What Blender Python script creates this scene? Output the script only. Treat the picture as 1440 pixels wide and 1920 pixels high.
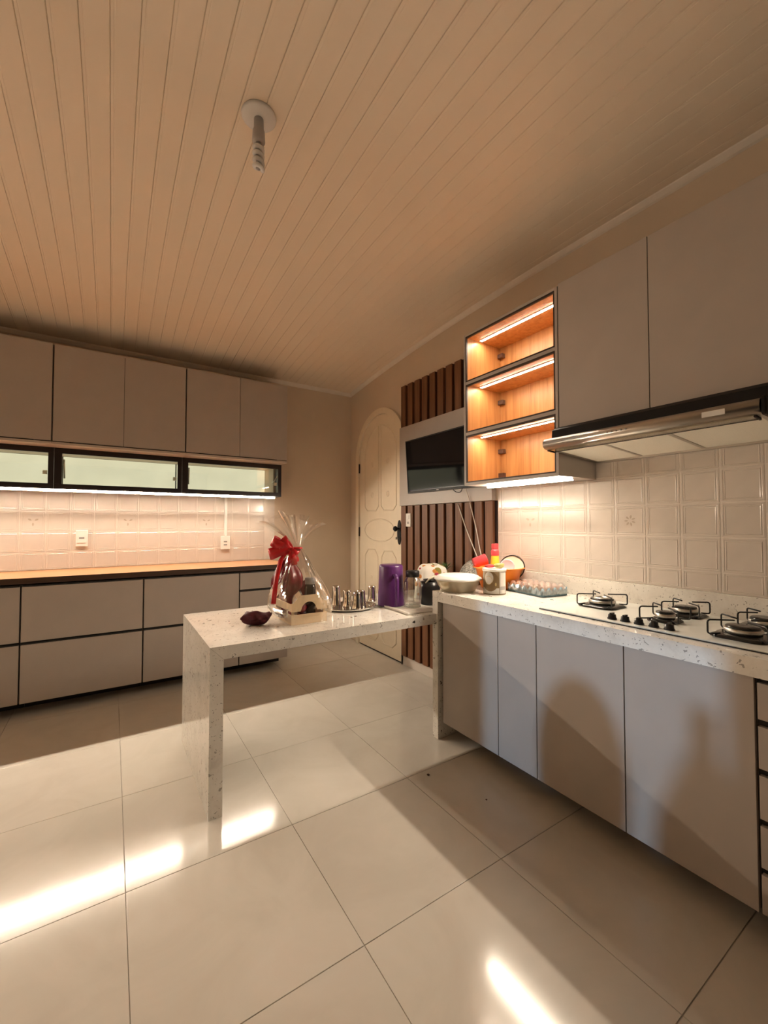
import bpy, bmesh, math, random
from mathutils import Vector, Matrix, noise

for o in list(bpy.data.objects): bpy.data.objects.remove(o)
scene = bpy.context.scene
C = scene.collection
PI = math.pi
sin, cos = math.sin, math.cos
random.seed(7)

# ------------------------------------------------------------------ camera
cam_d = bpy.data.cameras.new('camera')
cam_d.sensor_fit = 'VERTICAL'
cam_d.sensor_height = 24.0
cam_d.lens = 785.44 / 1920 * 24.0
cam_d.clip_start = 0.02
cam = bpy.data.objects.new('camera', cam_d)
C.objects.link(cam)
cam.location = (0, 0, 1.32)
cam.rotation_euler = (math.radians(90 + 1.576), 0, math.radians(-32.975))
scene.camera = cam

# ------------------------------------------------------------------ world, exposure
w = bpy.data.worlds.new('night')
w.use_nodes = True
w.node_tree.nodes['Background'].inputs[0].default_value = (1.0, 0.80, 0.60, 1)
w.node_tree.nodes['Background'].inputs[1].default_value = 0.006
scene.world = w
scene.view_settings.view_transform = 'Standard'
scene.view_settings.look = 'None'
scene.view_settings.gamma = 1.0
scene.view_settings.use_curve_mapping = False
scene.view_settings.exposure = 1.88

LED = (1.0, 0.85, 0.67)          # warm white strips
LED_BACK = 110.0
LED_RIGHT = 172.0
LED_SHELF = 30.0

# ------------------------------------------------------------------ materials
M = {}

def nodes_of(name):
    m = bpy.data.materials.new(name)
    m.use_nodes = True
    nt = m.node_tree
    return m, nt, nt.nodes['Principled BSDF']

def setp(b, col=None, rough=None, metal=None, ior=None, trans=None, spec=None, coat=None, sheen=None, alpha=None):
    if col is not None: b.inputs['Base Color'].default_value = (*col, 1)
    if rough is not None: b.inputs['Roughness'].default_value = rough
    if metal is not None: b.inputs['Metallic'].default_value = metal
    if ior is not None: b.inputs['IOR'].default_value = ior
    if trans is not None: b.inputs['Transmission Weight'].default_value = trans
    if spec is not None: b.inputs['Specular IOR Level'].default_value = spec
    if coat is not None: b.inputs['Coat Weight'].default_value = coat
    if alpha is not None: b.inputs['Alpha'].default_value = alpha

def ramp(nt, fac, stops):
    r = nt.nodes.new('ShaderNodeValToRGB')
    el = r.color_ramp.elements
    while len(el) < len(stops): el.new(0.5)
    for e, (p, c) in zip(el, stops):
        e.position = p
        e.color = (*c, 1) if len(c) == 3 else c
    nt.links.new(fac, r.inputs[0])
    return r.outputs[0]

def coords(nt, scale=(1, 1, 1), world=False, rot=(0, 0, 0)):
    mp = nt.nodes.new('ShaderNodeMapping')
    mp.inputs['Scale'].default_value = scale
    mp.inputs['Rotation'].default_value = rot
    if world:
        g = nt.nodes.new('ShaderNodeNewGeometry')
        nt.links.new(g.outputs['Position'], mp.inputs[0])
    else:
        t = nt.nodes.new('ShaderNodeTexCoord')
        nt.links.new(t.outputs['Object'], mp.inputs[0])
    return mp.outputs[0]

def noise_node(nt, vec, scale, detail=3, rough=0.55, dist=0.0):
    n = nt.nodes.new('ShaderNodeTexNoise')
    n.inputs['Scale'].default_value = scale
    n.inputs['Detail'].default_value = detail
    n.inputs['Roughness'].default_value = rough
    n.inputs['Distortion'].default_value = dist
    nt.links.new(vec, n.inputs['Vector'])
    return n.outputs[0]

def mixc(nt, fac, a, b, mode='MIX'):
    mx = nt.nodes.new('ShaderNodeMix')
    mx.data_type = 'RGBA'
    mx.blend_type = mode
    for s, v in ((mx.inputs[0], fac), (mx.inputs[6], a), (mx.inputs[7], b)):
        if isinstance(v, (int, float)): s.default_value = v
        elif isinstance(v, tuple): s.default_value = (*v, 1)
        else: nt.links.new(v, s)
    return mx.outputs[2]

def mathn(nt, op, a, b=None):
    n = nt.nodes.new('ShaderNodeMath'); n.operation = op
    for i, v in enumerate((a, b)):
        if v is None: continue
        if isinstance(v, (int, float)): n.inputs[i].default_value = v
        else: nt.links.new(v, n.inputs[i])
    return n.outputs[0]

def bump(nt, b, height, strength=0.2, dist=0.002):
    n = nt.nodes.new('ShaderNodeBump')
    n.inputs['Strength'].default_value = strength
    n.inputs['Distance'].default_value = dist
    nt.links.new(height, n.inputs['Height'])
    nt.links.new(n.outputs[0], b.inputs['Normal'])

def plain(key, col, rough=0.5, metal=0.0, var=0.06, scale=12.0, bmp=0.0, **k):
    """a plain colour with a little cloudiness and optional fine relief"""
    m, nt, b = nodes_of(key)
    setp(b, col, rough, metal, **k)
    v = coords(nt)
    n = noise_node(nt, v, scale, 3)
    lo = tuple(max(0, c * (1 - var)) for c in col); hi = tuple(min(1, c * (1 + var)) for c in col)
    nt.links.new(ramp(nt, n, [(0.3, lo), (0.7, hi)]), b.inputs['Base Color'])
    if bmp: bump(nt, b, noise_node(nt, v, scale * 14, 2), bmp, 0.001)
    M[key] = m
    return m

def emit(key, col, strength):
    m = bpy.data.materials.new(key); m.use_nodes = True
    nt = m.node_tree; nt.nodes.clear()
    e = nt.nodes.new('ShaderNodeEmission'); o = nt.nodes.new('ShaderNodeOutputMaterial')
    e.inputs[0].default_value = (*col, 1); e.inputs[1].default_value = strength
    nt.links.new(e.outputs[0], o.inputs[0])
    M[key] = m

plain('laminate', (0.44, 0.385, 0.34), 0.42, var=0.03, scale=6, bmp=0.04)
plain('laminate_edge', (0.54, 0.47, 0.41), 0.4, var=0.03)
plain('carcass', (0.34, 0.30, 0.26), 0.5, var=0.03)
plain('dark_gap', (0.012, 0.010, 0.009), 0.6)
plain('paint', (0.70, 0.585, 0.46), 0.5, var=0.03, scale=3, bmp=0.05)
plain('pvc', (0.88, 0.76, 0.62), 0.42, var=0.015, scale=1.5)
plain('trim', (0.84, 0.77, 0.69), 0.35, var=0.03)
plain('glaze', (0.66, 0.59, 0.525), 0.12, var=0.03, scale=8)
plain('grout', (0.55, 0.50, 0.44), 0.8)
plain('decor', (0.46, 0.38, 0.30), 0.3)
plain('door_paint', (0.84, 0.74, 0.58), 0.35, var=0.02)
plain('bronze', (0.035, 0.026, 0.022), 0.32, 0.6)
plain('alu_dark', (0.022, 0.017, 0.017), 0.35, 0.3)
plain('plastic_white', (0.82, 0.79, 0.74), 0.3, var=0.02)
plain('plastic_grey', (0.30, 0.29, 0.28), 0.4)
plain('black_gloss', (0.006, 0.006, 0.007), 0.06, var=0.0)
plain('black_satin', (0.010, 0.010, 0.011), 0.3, var=0.0)
plain('black_enamel', (0.010, 0.010, 0.010), 0.16, var=0.0)
plain('steel', (0.55, 0.52, 0.48), 0.28, 1.0, var=0.05)
plain('steel_mirror', (0.70, 0.66, 0.60), 0.12, 1.0, var=0.05)
plain('hood_steel', (0.52, 0.48, 0.43), 0.3, 1.0, var=0.04)
plain('alu_burner', (0.62, 0.60, 0.56), 0.3, 1.0, var=0.08, scale=60)
plain('filter_cloth', (0.82, 0.78, 0.68), 0.7, var=0.04, scale=200)
plain('white_glass', (0.78, 0.79, 0.74), 0.05, var=0.01)
plain('purple_plastic', (0.10, 0.024, 0.135), 0.32, var=0.04)
plain('orange_plastic', (0.90, 0.25, 0.03), 0.35, var=0.04)
plain('red_plastic', (0.70, 0.06, 0.07), 0.3, var=0.04)
plain('yellow_plastic', (0.88, 0.62, 0.06), 0.35, var=0.06)
plain('pink_grey', (0.55, 0.50, 0.55), 0.4)
plain('cream_ceramic', (0.80, 0.74, 0.58), 0.2, var=0.03)
plain('maroon_cloth', (0.085, 0.008, 0.016), 0.75, var=0.25, scale=30, bmp=0.2)
plain('maroon_gloss', (0.17, 0.006, 0.015), 0.25, var=0.2, scale=20)
plain('red_ribbon', (0.60, 0.01, 0.015), 0.32, var=0.1, scale=20)
plain('pine', (0.72, 0.54, 0.33), 0.55, var=0.12, scale=10, bmp=0.1)
plain('paper_white', (0.78, 0.75, 0.70), 0.6)
plain('dark_glass', (0.02, 0.015, 0.012), 0.08)
plain('silver_foil', (0.66, 0.64, 0.60), 0.22, 1.0, var=0.1, scale=60)
plain('towel', (0.74, 0.70, 0.64), 0.85, var=0.06, scale=60, bmp=0.4)
plain('egg_shell', (0.60, 0.43, 0.36), 0.45, var=0.08, scale=40)
plain('pulp', (0.20, 0.31, 0.36), 0.8, var=0.1, scale=50, bmp=0.4)
plain('tin_brown', (0.20, 0.13, 0.06), 0.3, 0.3, var=0.1)
plain('tin_gold', (0.55, 0.42, 0.2), 0.3, 0.7)
plain('label_grey', (0.60, 0.57, 0.52), 0.4)
plain('tin_grey', (0.42, 0.40, 0.38), 0.4)
plain('food_brown', (0.10, 0.045, 0.02), 0.4, var=0.3, scale=30)
plain('food_yellow', (0.75, 0.42, 0.03), 0.4, var=0.2, scale=30)
plain('olive_skin', (0.40, 0.36, 0.12), 0.35, var=0.15, scale=40)
plain('leaf_green', (0.09, 0.16, 0.05), 0.45, var=0.25, scale=30)
plain('pineapple', (0.30, 0.19, 0.06), 0.6, var=0.3, scale=60, bmp=0.5)
plain('cable_white', (0.72, 0.66, 0.58), 0.4)
plain('cable_black', (0.012, 0.012, 0.012), 0.4)
plain('lamp_white', (0.78, 0.77, 0.76), 0.4, var=0.03)
plain('lamp_dim', (0.50, 0.48, 0.48), 0.35, var=0.05)
plain('bracket', (0.10, 0.055, 0.04), 0.4)
emit('led_back', LED, LED_BACK)
emit('led_right', LED, LED_RIGHT)
emit('led_shelf', LED, LED_SHELF)

plain('black_matt', (0.008, 0.007, 0.007), 0.5, var=0.0, spec=0.25)
plain('edging', (0.030, 0.017, 0.012), 0.5)
plain('grout_light', (0.74, 0.67, 0.60), 0.7)
plain('arm_white', (0.92, 0.90, 0.85), 0.4)

def wood(key, dark, mid, light, axis, rough=0.42, sc=1.0, world=True):
    m, nt, b = nodes_of(key)
    s = [34 * sc, 34 * sc, 34 * sc]; s[axis] = 1.6 * sc
    v = coords(nt, tuple(s), world)
    n = noise_node(nt, v, 1.0, 5, 0.6, 0.6)
    s2 = [130 * sc] * 3; s2[axis] = 3 * sc
    n2 = noise_node(nt, coords(nt, tuple(s2), world), 1.0, 2)
    c = ramp(nt, n, [(0.3, dark), (0.5, mid), (0.72, light)])
    c2 = mixc(nt, mathn(nt, 'MULTIPLY', n2, 0.45), c, dark)
    nt.links.new(c2, b.inputs['Base Color'])
    setp(b, rough=rough)
    bump(nt, b, n2, 0.08, 0.001)
    M[key] = m

wood('wood_top', (0.30, 0.125, 0.05), (0.38, 0.17, 0.07), (0.44, 0.21, 0.095), 0, 0.34)
wood('wood_edge_shade', (0.045, 0.022, 0.012), (0.06, 0.030, 0.015), (0.08, 0.04, 0.02), 0, 0.4)  # worktop wood darkened: shade on the front edge put into its colour
wood('wood_shelf', (0.36, 0.15, 0.045), (0.52, 0.25, 0.085), (0.62, 0.33, 0.13), 2, 0.4)
wood('wood_slat', (0.13, 0.052, 0.022), (0.19, 0.080, 0.034), (0.25, 0.11, 0.048), 2, 0.55)
wood('wood_groove', (0.012, 0.004, 0.003), (0.016, 0.005, 0.004), (0.020, 0.007, 0.005), 2, 0.6)

def granite():
    m, nt, b = nodes_of('granite')
    v = coords(nt, (1, 1, 1), True)
    cl = noise_node(nt, v, 9, 6, 0.65, 0.8)
    base = ramp(nt, cl, [(0.28, (0.68, 0.645, 0.59)), (0.46, (0.82, 0.785, 0.72)), (0.65, (0.88, 0.85, 0.79))])
    fine = noise_node(nt, v, 90, 3, 0.6)
    base = mixc(nt, mathn(nt, 'MULTIPLY', fine, 0.25), base, (0.52, 0.48, 0.42))
    def flecks(scale, thr, gate, vec):
        vo = nt.nodes.new('ShaderNodeTexVoronoi'); vo.inputs['Scale'].default_value = scale
        nt.links.new(vec, vo.inputs['Vector'])
        near = mathn(nt, 'LESS_THAN', vo.outputs['Distance'], thr)
        sp = nt.nodes.new('ShaderNodeSeparateColor'); nt.links.new(vo.outputs['Color'], sp.inputs[0])
        g = mathn(nt, 'GREATER_THAN', sp.outputs[0], gate)
        return mathn(nt, 'MULTIPLY', near, g)
    # wobble the lookups so that the flecks are ragged chips, not discs
    wob = nt.nodes.new('ShaderNodeTexNoise'); wob.inputs['Scale'].default_value = 60; nt.links.new(v, wob.inputs['Vector'])
    add = nt.nodes.new('ShaderNodeMixRGB'); add.blend_type = 'LINEAR_LIGHT'; add.inputs[0].default_value = 0.02
    nt.links.new(v, add.inputs[1]); nt.links.new(wob.outputs['Color'], add.inputs[2])
    vv = add.outputs[0]
    f1 = flecks(42, 0.30, 0.92, vv)
    f2 = flecks(125, 0.38, 0.905, vv)
    f3 = flecks(25, 0.20, 0.925, vv)
    c = mixc(nt, mathn(nt, 'MULTIPLY', f2, 0.7), base, (0.16, 0.14, 0.12))
    c = mixc(nt, mathn(nt, 'MULTIPLY', f1, 0.65), c, (0.18, 0.15, 0.12))
    c = mixc(nt, mathn(nt, 'MULTIPLY', f3, 0.95), c, (0.018, 0.014, 0.013))
    nt.links.new(c, b.inputs['Base Color'])
    setp(b, rough=0.09)
    M['granite'] = m
granite()

def porcelain():
    m, nt, b = nodes_of('porcelain')
    v = coords(nt, (1, 1, 1), True)
    n = noise_node(nt, v, 2.6, 6, 0.6, 1.2)
    c = ramp(nt, n, [(0.35, (0.645, 0.60, 0.53)), (0.55, (0.685, 0.64, 0.57)), (0.7, (0.705, 0.66, 0.595))])
    oi = nt.nodes.new('ShaderNodeObjectInfo')
    r = mathn(nt, 'ADD', mathn(nt, 'MULTIPLY', oi.outputs['Random'], 0.05), 0.965)
    hv = nt.nodes.new('ShaderNodeHueSaturation'); nt.links.new(c, hv.inputs['Color']); nt.links.new(r, hv.inputs['Value'])
    nt.links.new(hv.outputs[0], b.inputs['Base Color'])
    setp(b, rough=0.12, spec=0.40)
    bump(nt, b, noise_node(nt, v, 5, 3), 0.06, 0.002)
    M['porcelain'] = m
porcelain()

def clear(key, col, rough=0.02, ior=1.45):
    m, nt, b = nodes_of(key)
    setp(b, col, rough, 0.0, ior=ior, trans=1.0)
    M[key] = m
clear('clear_plastic', (0.97, 0.96, 0.92), 0.04, 1.35)

def film(key, fac0, fac1, col=(1, 1, 1), rough=0.06, tint=(1, 1, 1)):
    """thin clear sheet: mostly see-through, glossy, more so at grazing angles"""
    m = bpy.data.materials.new(key); m.use_nodes = True
    nt = m.node_tree; nt.nodes.clear()
    o = nt.nodes.new('ShaderNodeOutputMaterial'); mx = nt.nodes.new('ShaderNodeMixShader')
    t = nt.nodes.new('ShaderNodeBsdfTransparent'); g = nt.nodes.new('ShaderNodeBsdfGlossy')
    t.inputs[0].default_value = (*tint, 1); g.inputs[0].default_value = (*col, 1); g.inputs['Roughness'].default_value = rough
    lw = nt.nodes.new('ShaderNodeLayerWeight'); lw.inputs[0].default_value = 0.45
    f = mathn(nt, 'ADD', mathn(nt, 'MULTIPLY', lw.outputs['Facing'], fac1), fac0)
    nt.links.new(f, mx.inputs[0]); nt.links.new(t.outputs[0], mx.inputs[1]); nt.links.new(g.outputs[0], mx.inputs[2])
    nt.links.new(mx.outputs[0], o.inputs[0])
    M[key] = m
film('cellophane', 0.055, 0.50, (1, 0.97, 0.92), 0.07)
film('door_glass', 0.04, 0.25, (1, 1, 1), 0.02, (0.96, 0.97, 0.92))
film('jar_glass', 0.12, 0.60, (1, 1, 1), 0.04, (0.90, 0.92, 0.89))
film('acrylic', 0.10, 0.35, (0.9, 0.88, 0.84), 0.08, (0.80, 0.78, 0.72))
def milky():
    m = bpy.data.materials.new('food_box'); m.use_nodes = True
    nt = m.node_tree; nt.nodes.clear()
    o = nt.nodes.new('ShaderNodeOutputMaterial'); mx = nt.nodes.new('ShaderNodeMixShader')
    t = nt.nodes.new('ShaderNodeBsdfTransparent'); t.inputs[0].default_value = (0.95, 0.90, 0.78, 1)
    p = nt.nodes.new('ShaderNodeBsdfPrincipled'); p.inputs['Base Color'].default_value = (0.80, 0.72, 0.56, 1); p.inputs['Roughness'].default_value = 0.3
    mx.inputs[0].default_value = 0.42
    nt.links.new(t.outputs[0], mx.inputs[1]); nt.links.new(p.outputs[0], mx.inputs[2]); nt.links.new(mx.outputs[0], o.inputs[0])
    M['food_box'] = m
milky()
film('wrap', 0.22, 0.40, (1, 1, 1), 0.10, (0.96, 0.96, 0.97))

def frosted():
    """frosted window pane whose own weak glow stands in for light behind it"""
    m, nt, b = nodes_of('frosted')
    setp(b, (0.66, 0.66, 0.54), 0.55)
    v = coords(nt, (1, 1, 1))
    n = noise_node(nt, v, 5, 3)
    nt.links.new(ramp(nt, n, [(0.3, (0.57, 0.56, 0.43)), (0.7, (0.67, 0.65, 0.50))]), b.inputs['Emission Color'])
    b.inputs['Emission Strength'].default_value = 0.29  # glow put into the pane, no lamp stands outside it
    M['frosted'] = m
frosted()

def floral():
    m, nt, b = nodes_of('floral')
    v = coords(nt, (1, 1, 1))
    def spots(scale, thr, gate, chan):
        vo = nt.nodes.new('ShaderNodeTexVoronoi'); vo.inputs['Scale'].default_value = scale
        nt.links.new(v, vo.inputs['Vector'])
        near = mathn(nt, 'LESS_THAN', vo.outputs['Distance'], thr)
        sp = nt.nodes.new('ShaderNodeSeparateColor'); nt.links.new(vo.outputs['Color'], sp.inputs[0])
        return mathn(nt, 'MULTIPLY', near, mathn(nt, 'GREATER_THAN', sp.outputs[chan], gate))
    c = mixc(nt, spots(13, 0.46, 0.45, 0), (0.84, 0.80, 0.72), (0.24, 0.20, 0.04))
    c = mixc(nt, spots(22, 0.36, 0.55, 1), c, (0.62, 0.26, 0.06))
    c = mixc(nt, spots(21, 0.30, 0.72, 2), c, (0.45, 0.05, 0.09))
    nt.links.new(c, b.inputs['Base Color']); setp(b, rough=0.8)
    M['floral'] = m
floral()

def speckle():
    m, nt, b = nodes_of('speckle')
    n = noise_node(nt, coords(nt), 70, 3, 0.7)
    nt.links.new(ramp(nt, n, [(0.38, (0.10, 0.095, 0.09)), (0.5, (0.33, 0.32, 0.29)), (0.62, (0.55, 0.53, 0.48))]), b.inputs['Base Color'])
    setp(b, rough=0.3); M['speckle'] = m
speckle()

# ------------------------------------------------------------------ mesh building
class MB:
    def __init__(s): s.v = []; s.f = []; s.sm = []
    def add(s, verts, faces, smooth=False):
        n = len(s.v)
        s.v += [Vector(p) for p in verts]
        s.f += [tuple(i + n for i in f) for f in faces]
        s.sm += [smooth] * len(faces)
        return s
    def box(s, x0, x1, y0, y1, z0, z1, bev=0.0):
        x0, x1 = min(x0, x1), max(x0, x1); y0, y1 = min(y0, y1), max(y0, y1); z0, z1 = min(z0, z1), max(z0, z1)
        if not bev:
            v = [(x0, y0, z0), (x1, y0, z0), (x1, y1, z0), (x0, y1, z0), (x0, y0, z1), (x1, y0, z1), (x1, y1, z1), (x0, y1, z1)]
            f = [(0, 3, 2, 1), (4, 5, 6, 7), (0, 1, 5, 4), (1, 2, 6, 5), (2, 3, 7, 6), (3, 0, 4, 7)]
            return s.add(v, f)
        bm = bmesh.new()
        bmesh.ops.create_cube(bm, size=1)
        for q in bm.verts:
            q.co = Vector(((x0 + x1) / 2 + q.co.x * (x1 - x0), (y0 + y1) / 2 + q.co.y * (y1 - y0), (z0 + z1) / 2 + q.co.z * (z1 - z0)))
        bmesh.ops.bevel(bm, geom=list(bm.edges), offset=bev, segments=2, affect='EDGES', profile=0.6)
        return s.from_bm(bm)
    def from_bm(s, bm, smooth=False):
        bm.verts.index_update()
        v = [q.co.copy() for q in bm.verts]; f = [[q.index for q in fc.verts] for fc in bm.faces]
        bm.free()
        return s.add(v, f, smooth)
    def lathe(s, prof, cx=0, cy=0, cz=0, seg=32, smooth=True, sx=1, sy=1, fn=None, close=False):
        v = []; f = []
        n = len(prof)
        for i in range(seg):
            a = 2 * PI * i / seg
            for r, z in prof:
                k = fn(a, z) if fn else 1
                v.append((cx + r * k * cos(a) * sx, cy + r * k * sin(a) * sy, cz + z))
        for i in range(seg):
            j = (i + 1) % seg
            for k in range(n - 1):
                f.append((i * n + k, j * n + k, j * n + k + 1, i * n + k + 1))
        s.add(v, f, smooth)
        if close:
            b = len(s.v) - len(v)
            s.f.append(tuple(b + i * n for i in range(seg))[::-1]); s.sm.append(False)
            s.f.append(tuple(b + i * n + n - 1 for i in range(seg))); s.sm.append(False)
        return s
    def tube(s, pts, r, seg=8, closed=False, smooth=True):
        pts = [Vector(p) for p in pts]; n = len(pts)
        rr = r if isinstance(r, (list, tuple)) else [r] * n
        v = []; f = []
        up = None
        for i, p in enumerate(pts):
            a = pts[i - 1] if (i > 0 or closed) else p
            b = pts[(i + 1) % n] if (i < n - 1 or closed) else p
            t = (b - a).normalized()
            if up is None:
                up = Vector((0, 0, 1)) if abs(t.z) < 0.9 else Vector((1, 0, 0))
            side = t.cross(up)
            if side.length < 1e-5: side = t.cross(Vector((0, 1, 0.3)))
            side.normalize(); up = side.cross(t).normalized()
            for k in range(seg):
                an = 2 * PI * k / seg
                v.append(p + (side * cos(an) + up * sin(an)) * rr[i])
        for i in range(n if closed else n - 1):
            j = (i + 1) % n
            for k in range(seg):
                l = (k + 1) % seg
                f.append((i * seg + k, i * seg + l, j * seg + l, j * seg + k))
        if not closed:
            f.append(tuple(range(seg))[::-1]); f.append(tuple((n - 1) * seg + k for k in range(seg)))
        return s.add(v, f, smooth)
    def extrude(s, poly, axis, a0, a1, smooth=False):
        """closed polygon of (p,q) swept along one axis: axis 0 -> (y,z), 1 -> (x,z), 2 -> (x,y)"""
        def mk(p, a):
            return (a, p[0], p[1]) if axis == 0 else (p[0], a, p[1]) if axis == 1 else (p[0], p[1], a)
        n = len(poly)
        v = [mk(p, a0) for p in poly] + [mk(p, a1) for p in poly]
        f = [(i, (i + 1) % n, (i + 1) % n + n, i + n) for i in range(n)]
        s.add(v, f, smooth)
        s.add([], [])
        b = len(s.v) - len(v)
        s.f.append(tuple(b + i for i in range(n))[::-1]); s.sm.append(False)
        s.f.append(tuple(b + n + i for i in range(n))); s.sm.append(False)
        return s
    def ribbon(s, pts, wid, w, th=0.0012):
        """flat strip with thickness along pts; wid = width direction(s)"""
        pts = [Vector(p) for p in pts]; n = len(pts); v = []; f = []
        for i, p in enumerate(pts):
            t = (pts[min(i + 1, n - 1)] - pts[max(i - 1, 0)]).normalized()
            wd = Vector(wid[i] if isinstance(wid, list) else wid)
            wd = (wd - t * wd.dot(t)).normalized(); nn = t.cross(wd)
            ww = w[i] if isinstance(w, list) else w
            for a, b in ((-1, -1), (1, -1), (1, 1), (-1, 1)): v.append(p + wd * a * ww / 2 + nn * b * th / 2)
        for i in range(n - 1):
            for k in range(4):
                l = (k + 1) % 4
                f.append((i * 4 + k, i * 4 + l, i * 4 + 4 + l, i * 4 + 4 + k))
        f.append((0, 3, 2, 1)); f.append(tuple((n - 1) * 4 + k for k in range(4)))
        return s.add(v, f, True)
    def rot(s, ang, cx, cy, start=0):
        c_, s_ = cos(ang), sin(ang)
        for q in s.v[start:]:
            x, y = q.x - cx, q.y - cy
            q.x = cx + x * c_ - y * s_; q.y = cy + x * s_ + y * c_
        return s
    def mesh(s, name, mat, org=Vector((0, 0, 0))):
        me = bpy.data.meshes.new(name)
        me.from_pydata([tuple(p - org) for p in s.v], [], s.f)
        me.polygons.foreach_set('use_smooth', s.sm)
        bm = bmesh.new(); bm.from_mesh(me)
        bmesh.ops.recalc_face_normals(bm, faces=bm.faces)
        bm.to_mesh(me); bm.free()
        mats = mat if isinstance(mat, (list, tuple)) else [mat]
        for q in mats: me.materials.append(M[q])
        me.update()
        return me
    def build(s, name, mat, parent=None, org=None, label=None):
        if parent is not None:
            base = wloc(parent)
            o_ = Vector(org) if org is not None else base
            ob = bpy.data.objects.new(name, s.mesh(name, mat, o_))
            ob.parent = parent; ob.location = o_ - base
        else:
            o_ = Vector(org) if org is not None else Vector((0, 0, 0))
            ob = bpy.data.objects.new(name, s.mesh(name, mat, o_)); ob.location = o_
        C.objects.link(ob)
        if label: ob['label'] = label
        return ob

def wloc(o):
    l = Vector(o.location)
    while o.parent: o = o.parent; l = l + Vector(o.location)
    return l

def tag(o, label, cat, group=None, kind=None):
    o['label'] = label; o['category'] = cat
    if group: o['group'] = group
    if kind: o['kind'] = kind
    return o

def thing(name, loc, label, cat, group=None, kind=None):
    o = bpy.data.objects.new(name, None); o.empty_display_size = 0.05
    o.location = loc; C.objects.link(o)
    return tag(o, label, cat, group, kind)

def box(name, mat, parent, x0, x1, y0, y1, z0, z1, bev=0.0, label=None):
    return MB().box(x0, x1, y0, y1, z0, z1, bev).build(name, mat, parent, org=((x0 + x1) / 2, (y0 + y1) / 2, (z0 + z1) / 2), label=label)

def inst(name, me, parent, loc, scale=None):
    o = bpy.data.objects.new(name, me); C.objects.link(o)
    if parent: o.parent = parent; o.location = Vector(loc) - wloc(parent)
    else: o.location = loc
    if scale: o.scale = scale
    return o

# ------------------------------------------------------------------ the room
XL, XR, YF, YB = -2.35, 2.323, -2.70, 4.29
def zc(y):
    """the lined ceiling dips towards the back wall"""
    t = max(0.0, (y - 1.6) / 2.69)
    return 3.0 - 0.175 * t * t

# floor: slab with each porcelain tile on it
floor = MB().box(XL - 0.2, XR + 0.2, YF - 0.2, YB + 0.3, -0.12, -0.004).build('floor', 'grout')
tag(floor, 'glossy cream porcelain tiled kitchen floor with thin grey joints', 'floor', kind='structure')
def edges(a, b, first, pitch):
    k = math.floor((a - first) / pitch)
    out = []
    e = first + k * pitch
    while e < b - 1e-6:
        lo, hi = max(a, e), min(b, e + pitch)
        if hi - lo > 0.02: out.append((lo, hi))
        e += pitch
    return out
cache = {}
for (x0, x1) in edges(XL, XR, 0.06, 0.6225):
    for (y0, y1) in edges(YF, YB, 0.538, 0.6265):
        key = (round(x1 - x0, 3), round(y1 - y0, 3))
        if key not in cache:
            dx, dy = key[0] / 2 - 0.0014, key[1] / 2 - 0.0014
            cache[key] = MB().box(-dx, dx, -dy, dy, -0.004, 0.0, 0.0008).mesh('tile', 'porcelain')
        inst('tile', cache[key], floor, ((x0 + x1) / 2, (y0 + y1) / 2, 0))

# ceiling: curved sheet with each PVC board below it
NY = 18
ys = [YF + (YB - YF) * i / NY for i in range(NY + 1)]
cb = MB()
cv = []
for y in ys: cv += [(XL - 0.1, y, zc(y) + 0.0045), (XR + 0.1, y, zc(y) + 0.0045), (XL - 0.1, y, zc(y) + 0.06), (XR + 0.1, y, zc(y) + 0.06)]
cf = []
for i in range(NY):
    a = i * 4; b = a + 4
    cf += [(a, a + 1, b + 1, b), (a + 2, b + 2, b + 3, a + 3), (a, b, b + 2, a + 2), (a + 1, a + 3, b + 3, b + 1)]
cf += [(0, 2, 3, 1), (NY * 4, NY * 4 + 1, NY * 4 + 3, NY * 4 + 2)]
ceiling = cb.add(cv, cf, False).build('ceiling', 'pvc')
tag(ceiling, 'cream PVC plank ceiling dipping towards the back wall', 'ceiling', kind='structure')
bp = 0.0875
prof = [(0.0, 0.004), (0.0016, 0.0), (0.0100, 0.0), (0.0112, 0.0007), (0.0135, 0.0007), (0.0147, 0.0), (bp - 0.0026, 0.0), (bp - 0.0010, 0.004)]
def board_mesh(wid):
    v = []; f = []; n = len(prof)
    for y in ys:
        for px, pz in prof: v.append((min(px, wid), y, zc(y) + pz))
    for i in range(NY):
        for k in range(n - 1): f.append((i * n + k, i * n + k + 1, (i + 1) * n + k + 1, (i + 1) * n + k))
    return MB().add(v, f, False).mesh('board', 'pvc')
bm_full = board_mesh(9)
for (x0, x1) in edges(XL, XR, 0.057, bp):
    if x1 - x0 > bp - 0.001: inst('board', bm_full, ceiling, (x0, 0, 0))
    else: inst('board', board_mesh(x1 - x0), ceiling, (x0, 0, 0))

# walls
WX0, WX1, WZ0, WZ1 = -1.34, 1.405, 1.60, 1.905       # window opening in the back wall
wb = MB()
wb.box(XL - 0.2, XR + 0.2, YB, YB + 0.30, 0, WZ0)
wb.box(XL - 0.2, XR + 0.2, YB, YB + 0.30, WZ1, 3.0)
wb.box(XL - 0.2, WX0, YB, YB + 0.30, WZ0, WZ1)
wb.box(WX1, XR + 0.2, YB, YB + 0.30, WZ0, WZ1)
wall_back = tag(wb.build('wall_back', 'paint'), 'beige painted back wall with a tiled strip under the cupboards', 'wall', kind='structure')
wall_right = tag(MB().box(XR, XR + 0.2, YF - 0.2, YB, 0, 3.06).build('wall_right', 'paint'), 'beige right wall behind door, slats and stove', 'wall', kind='structure')
LWY0, LWY1, LWZ0, LWZ1 = 0.90, 1.50, 1.06, 1.56      # small side window outside the picture
wl = MB()
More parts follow.
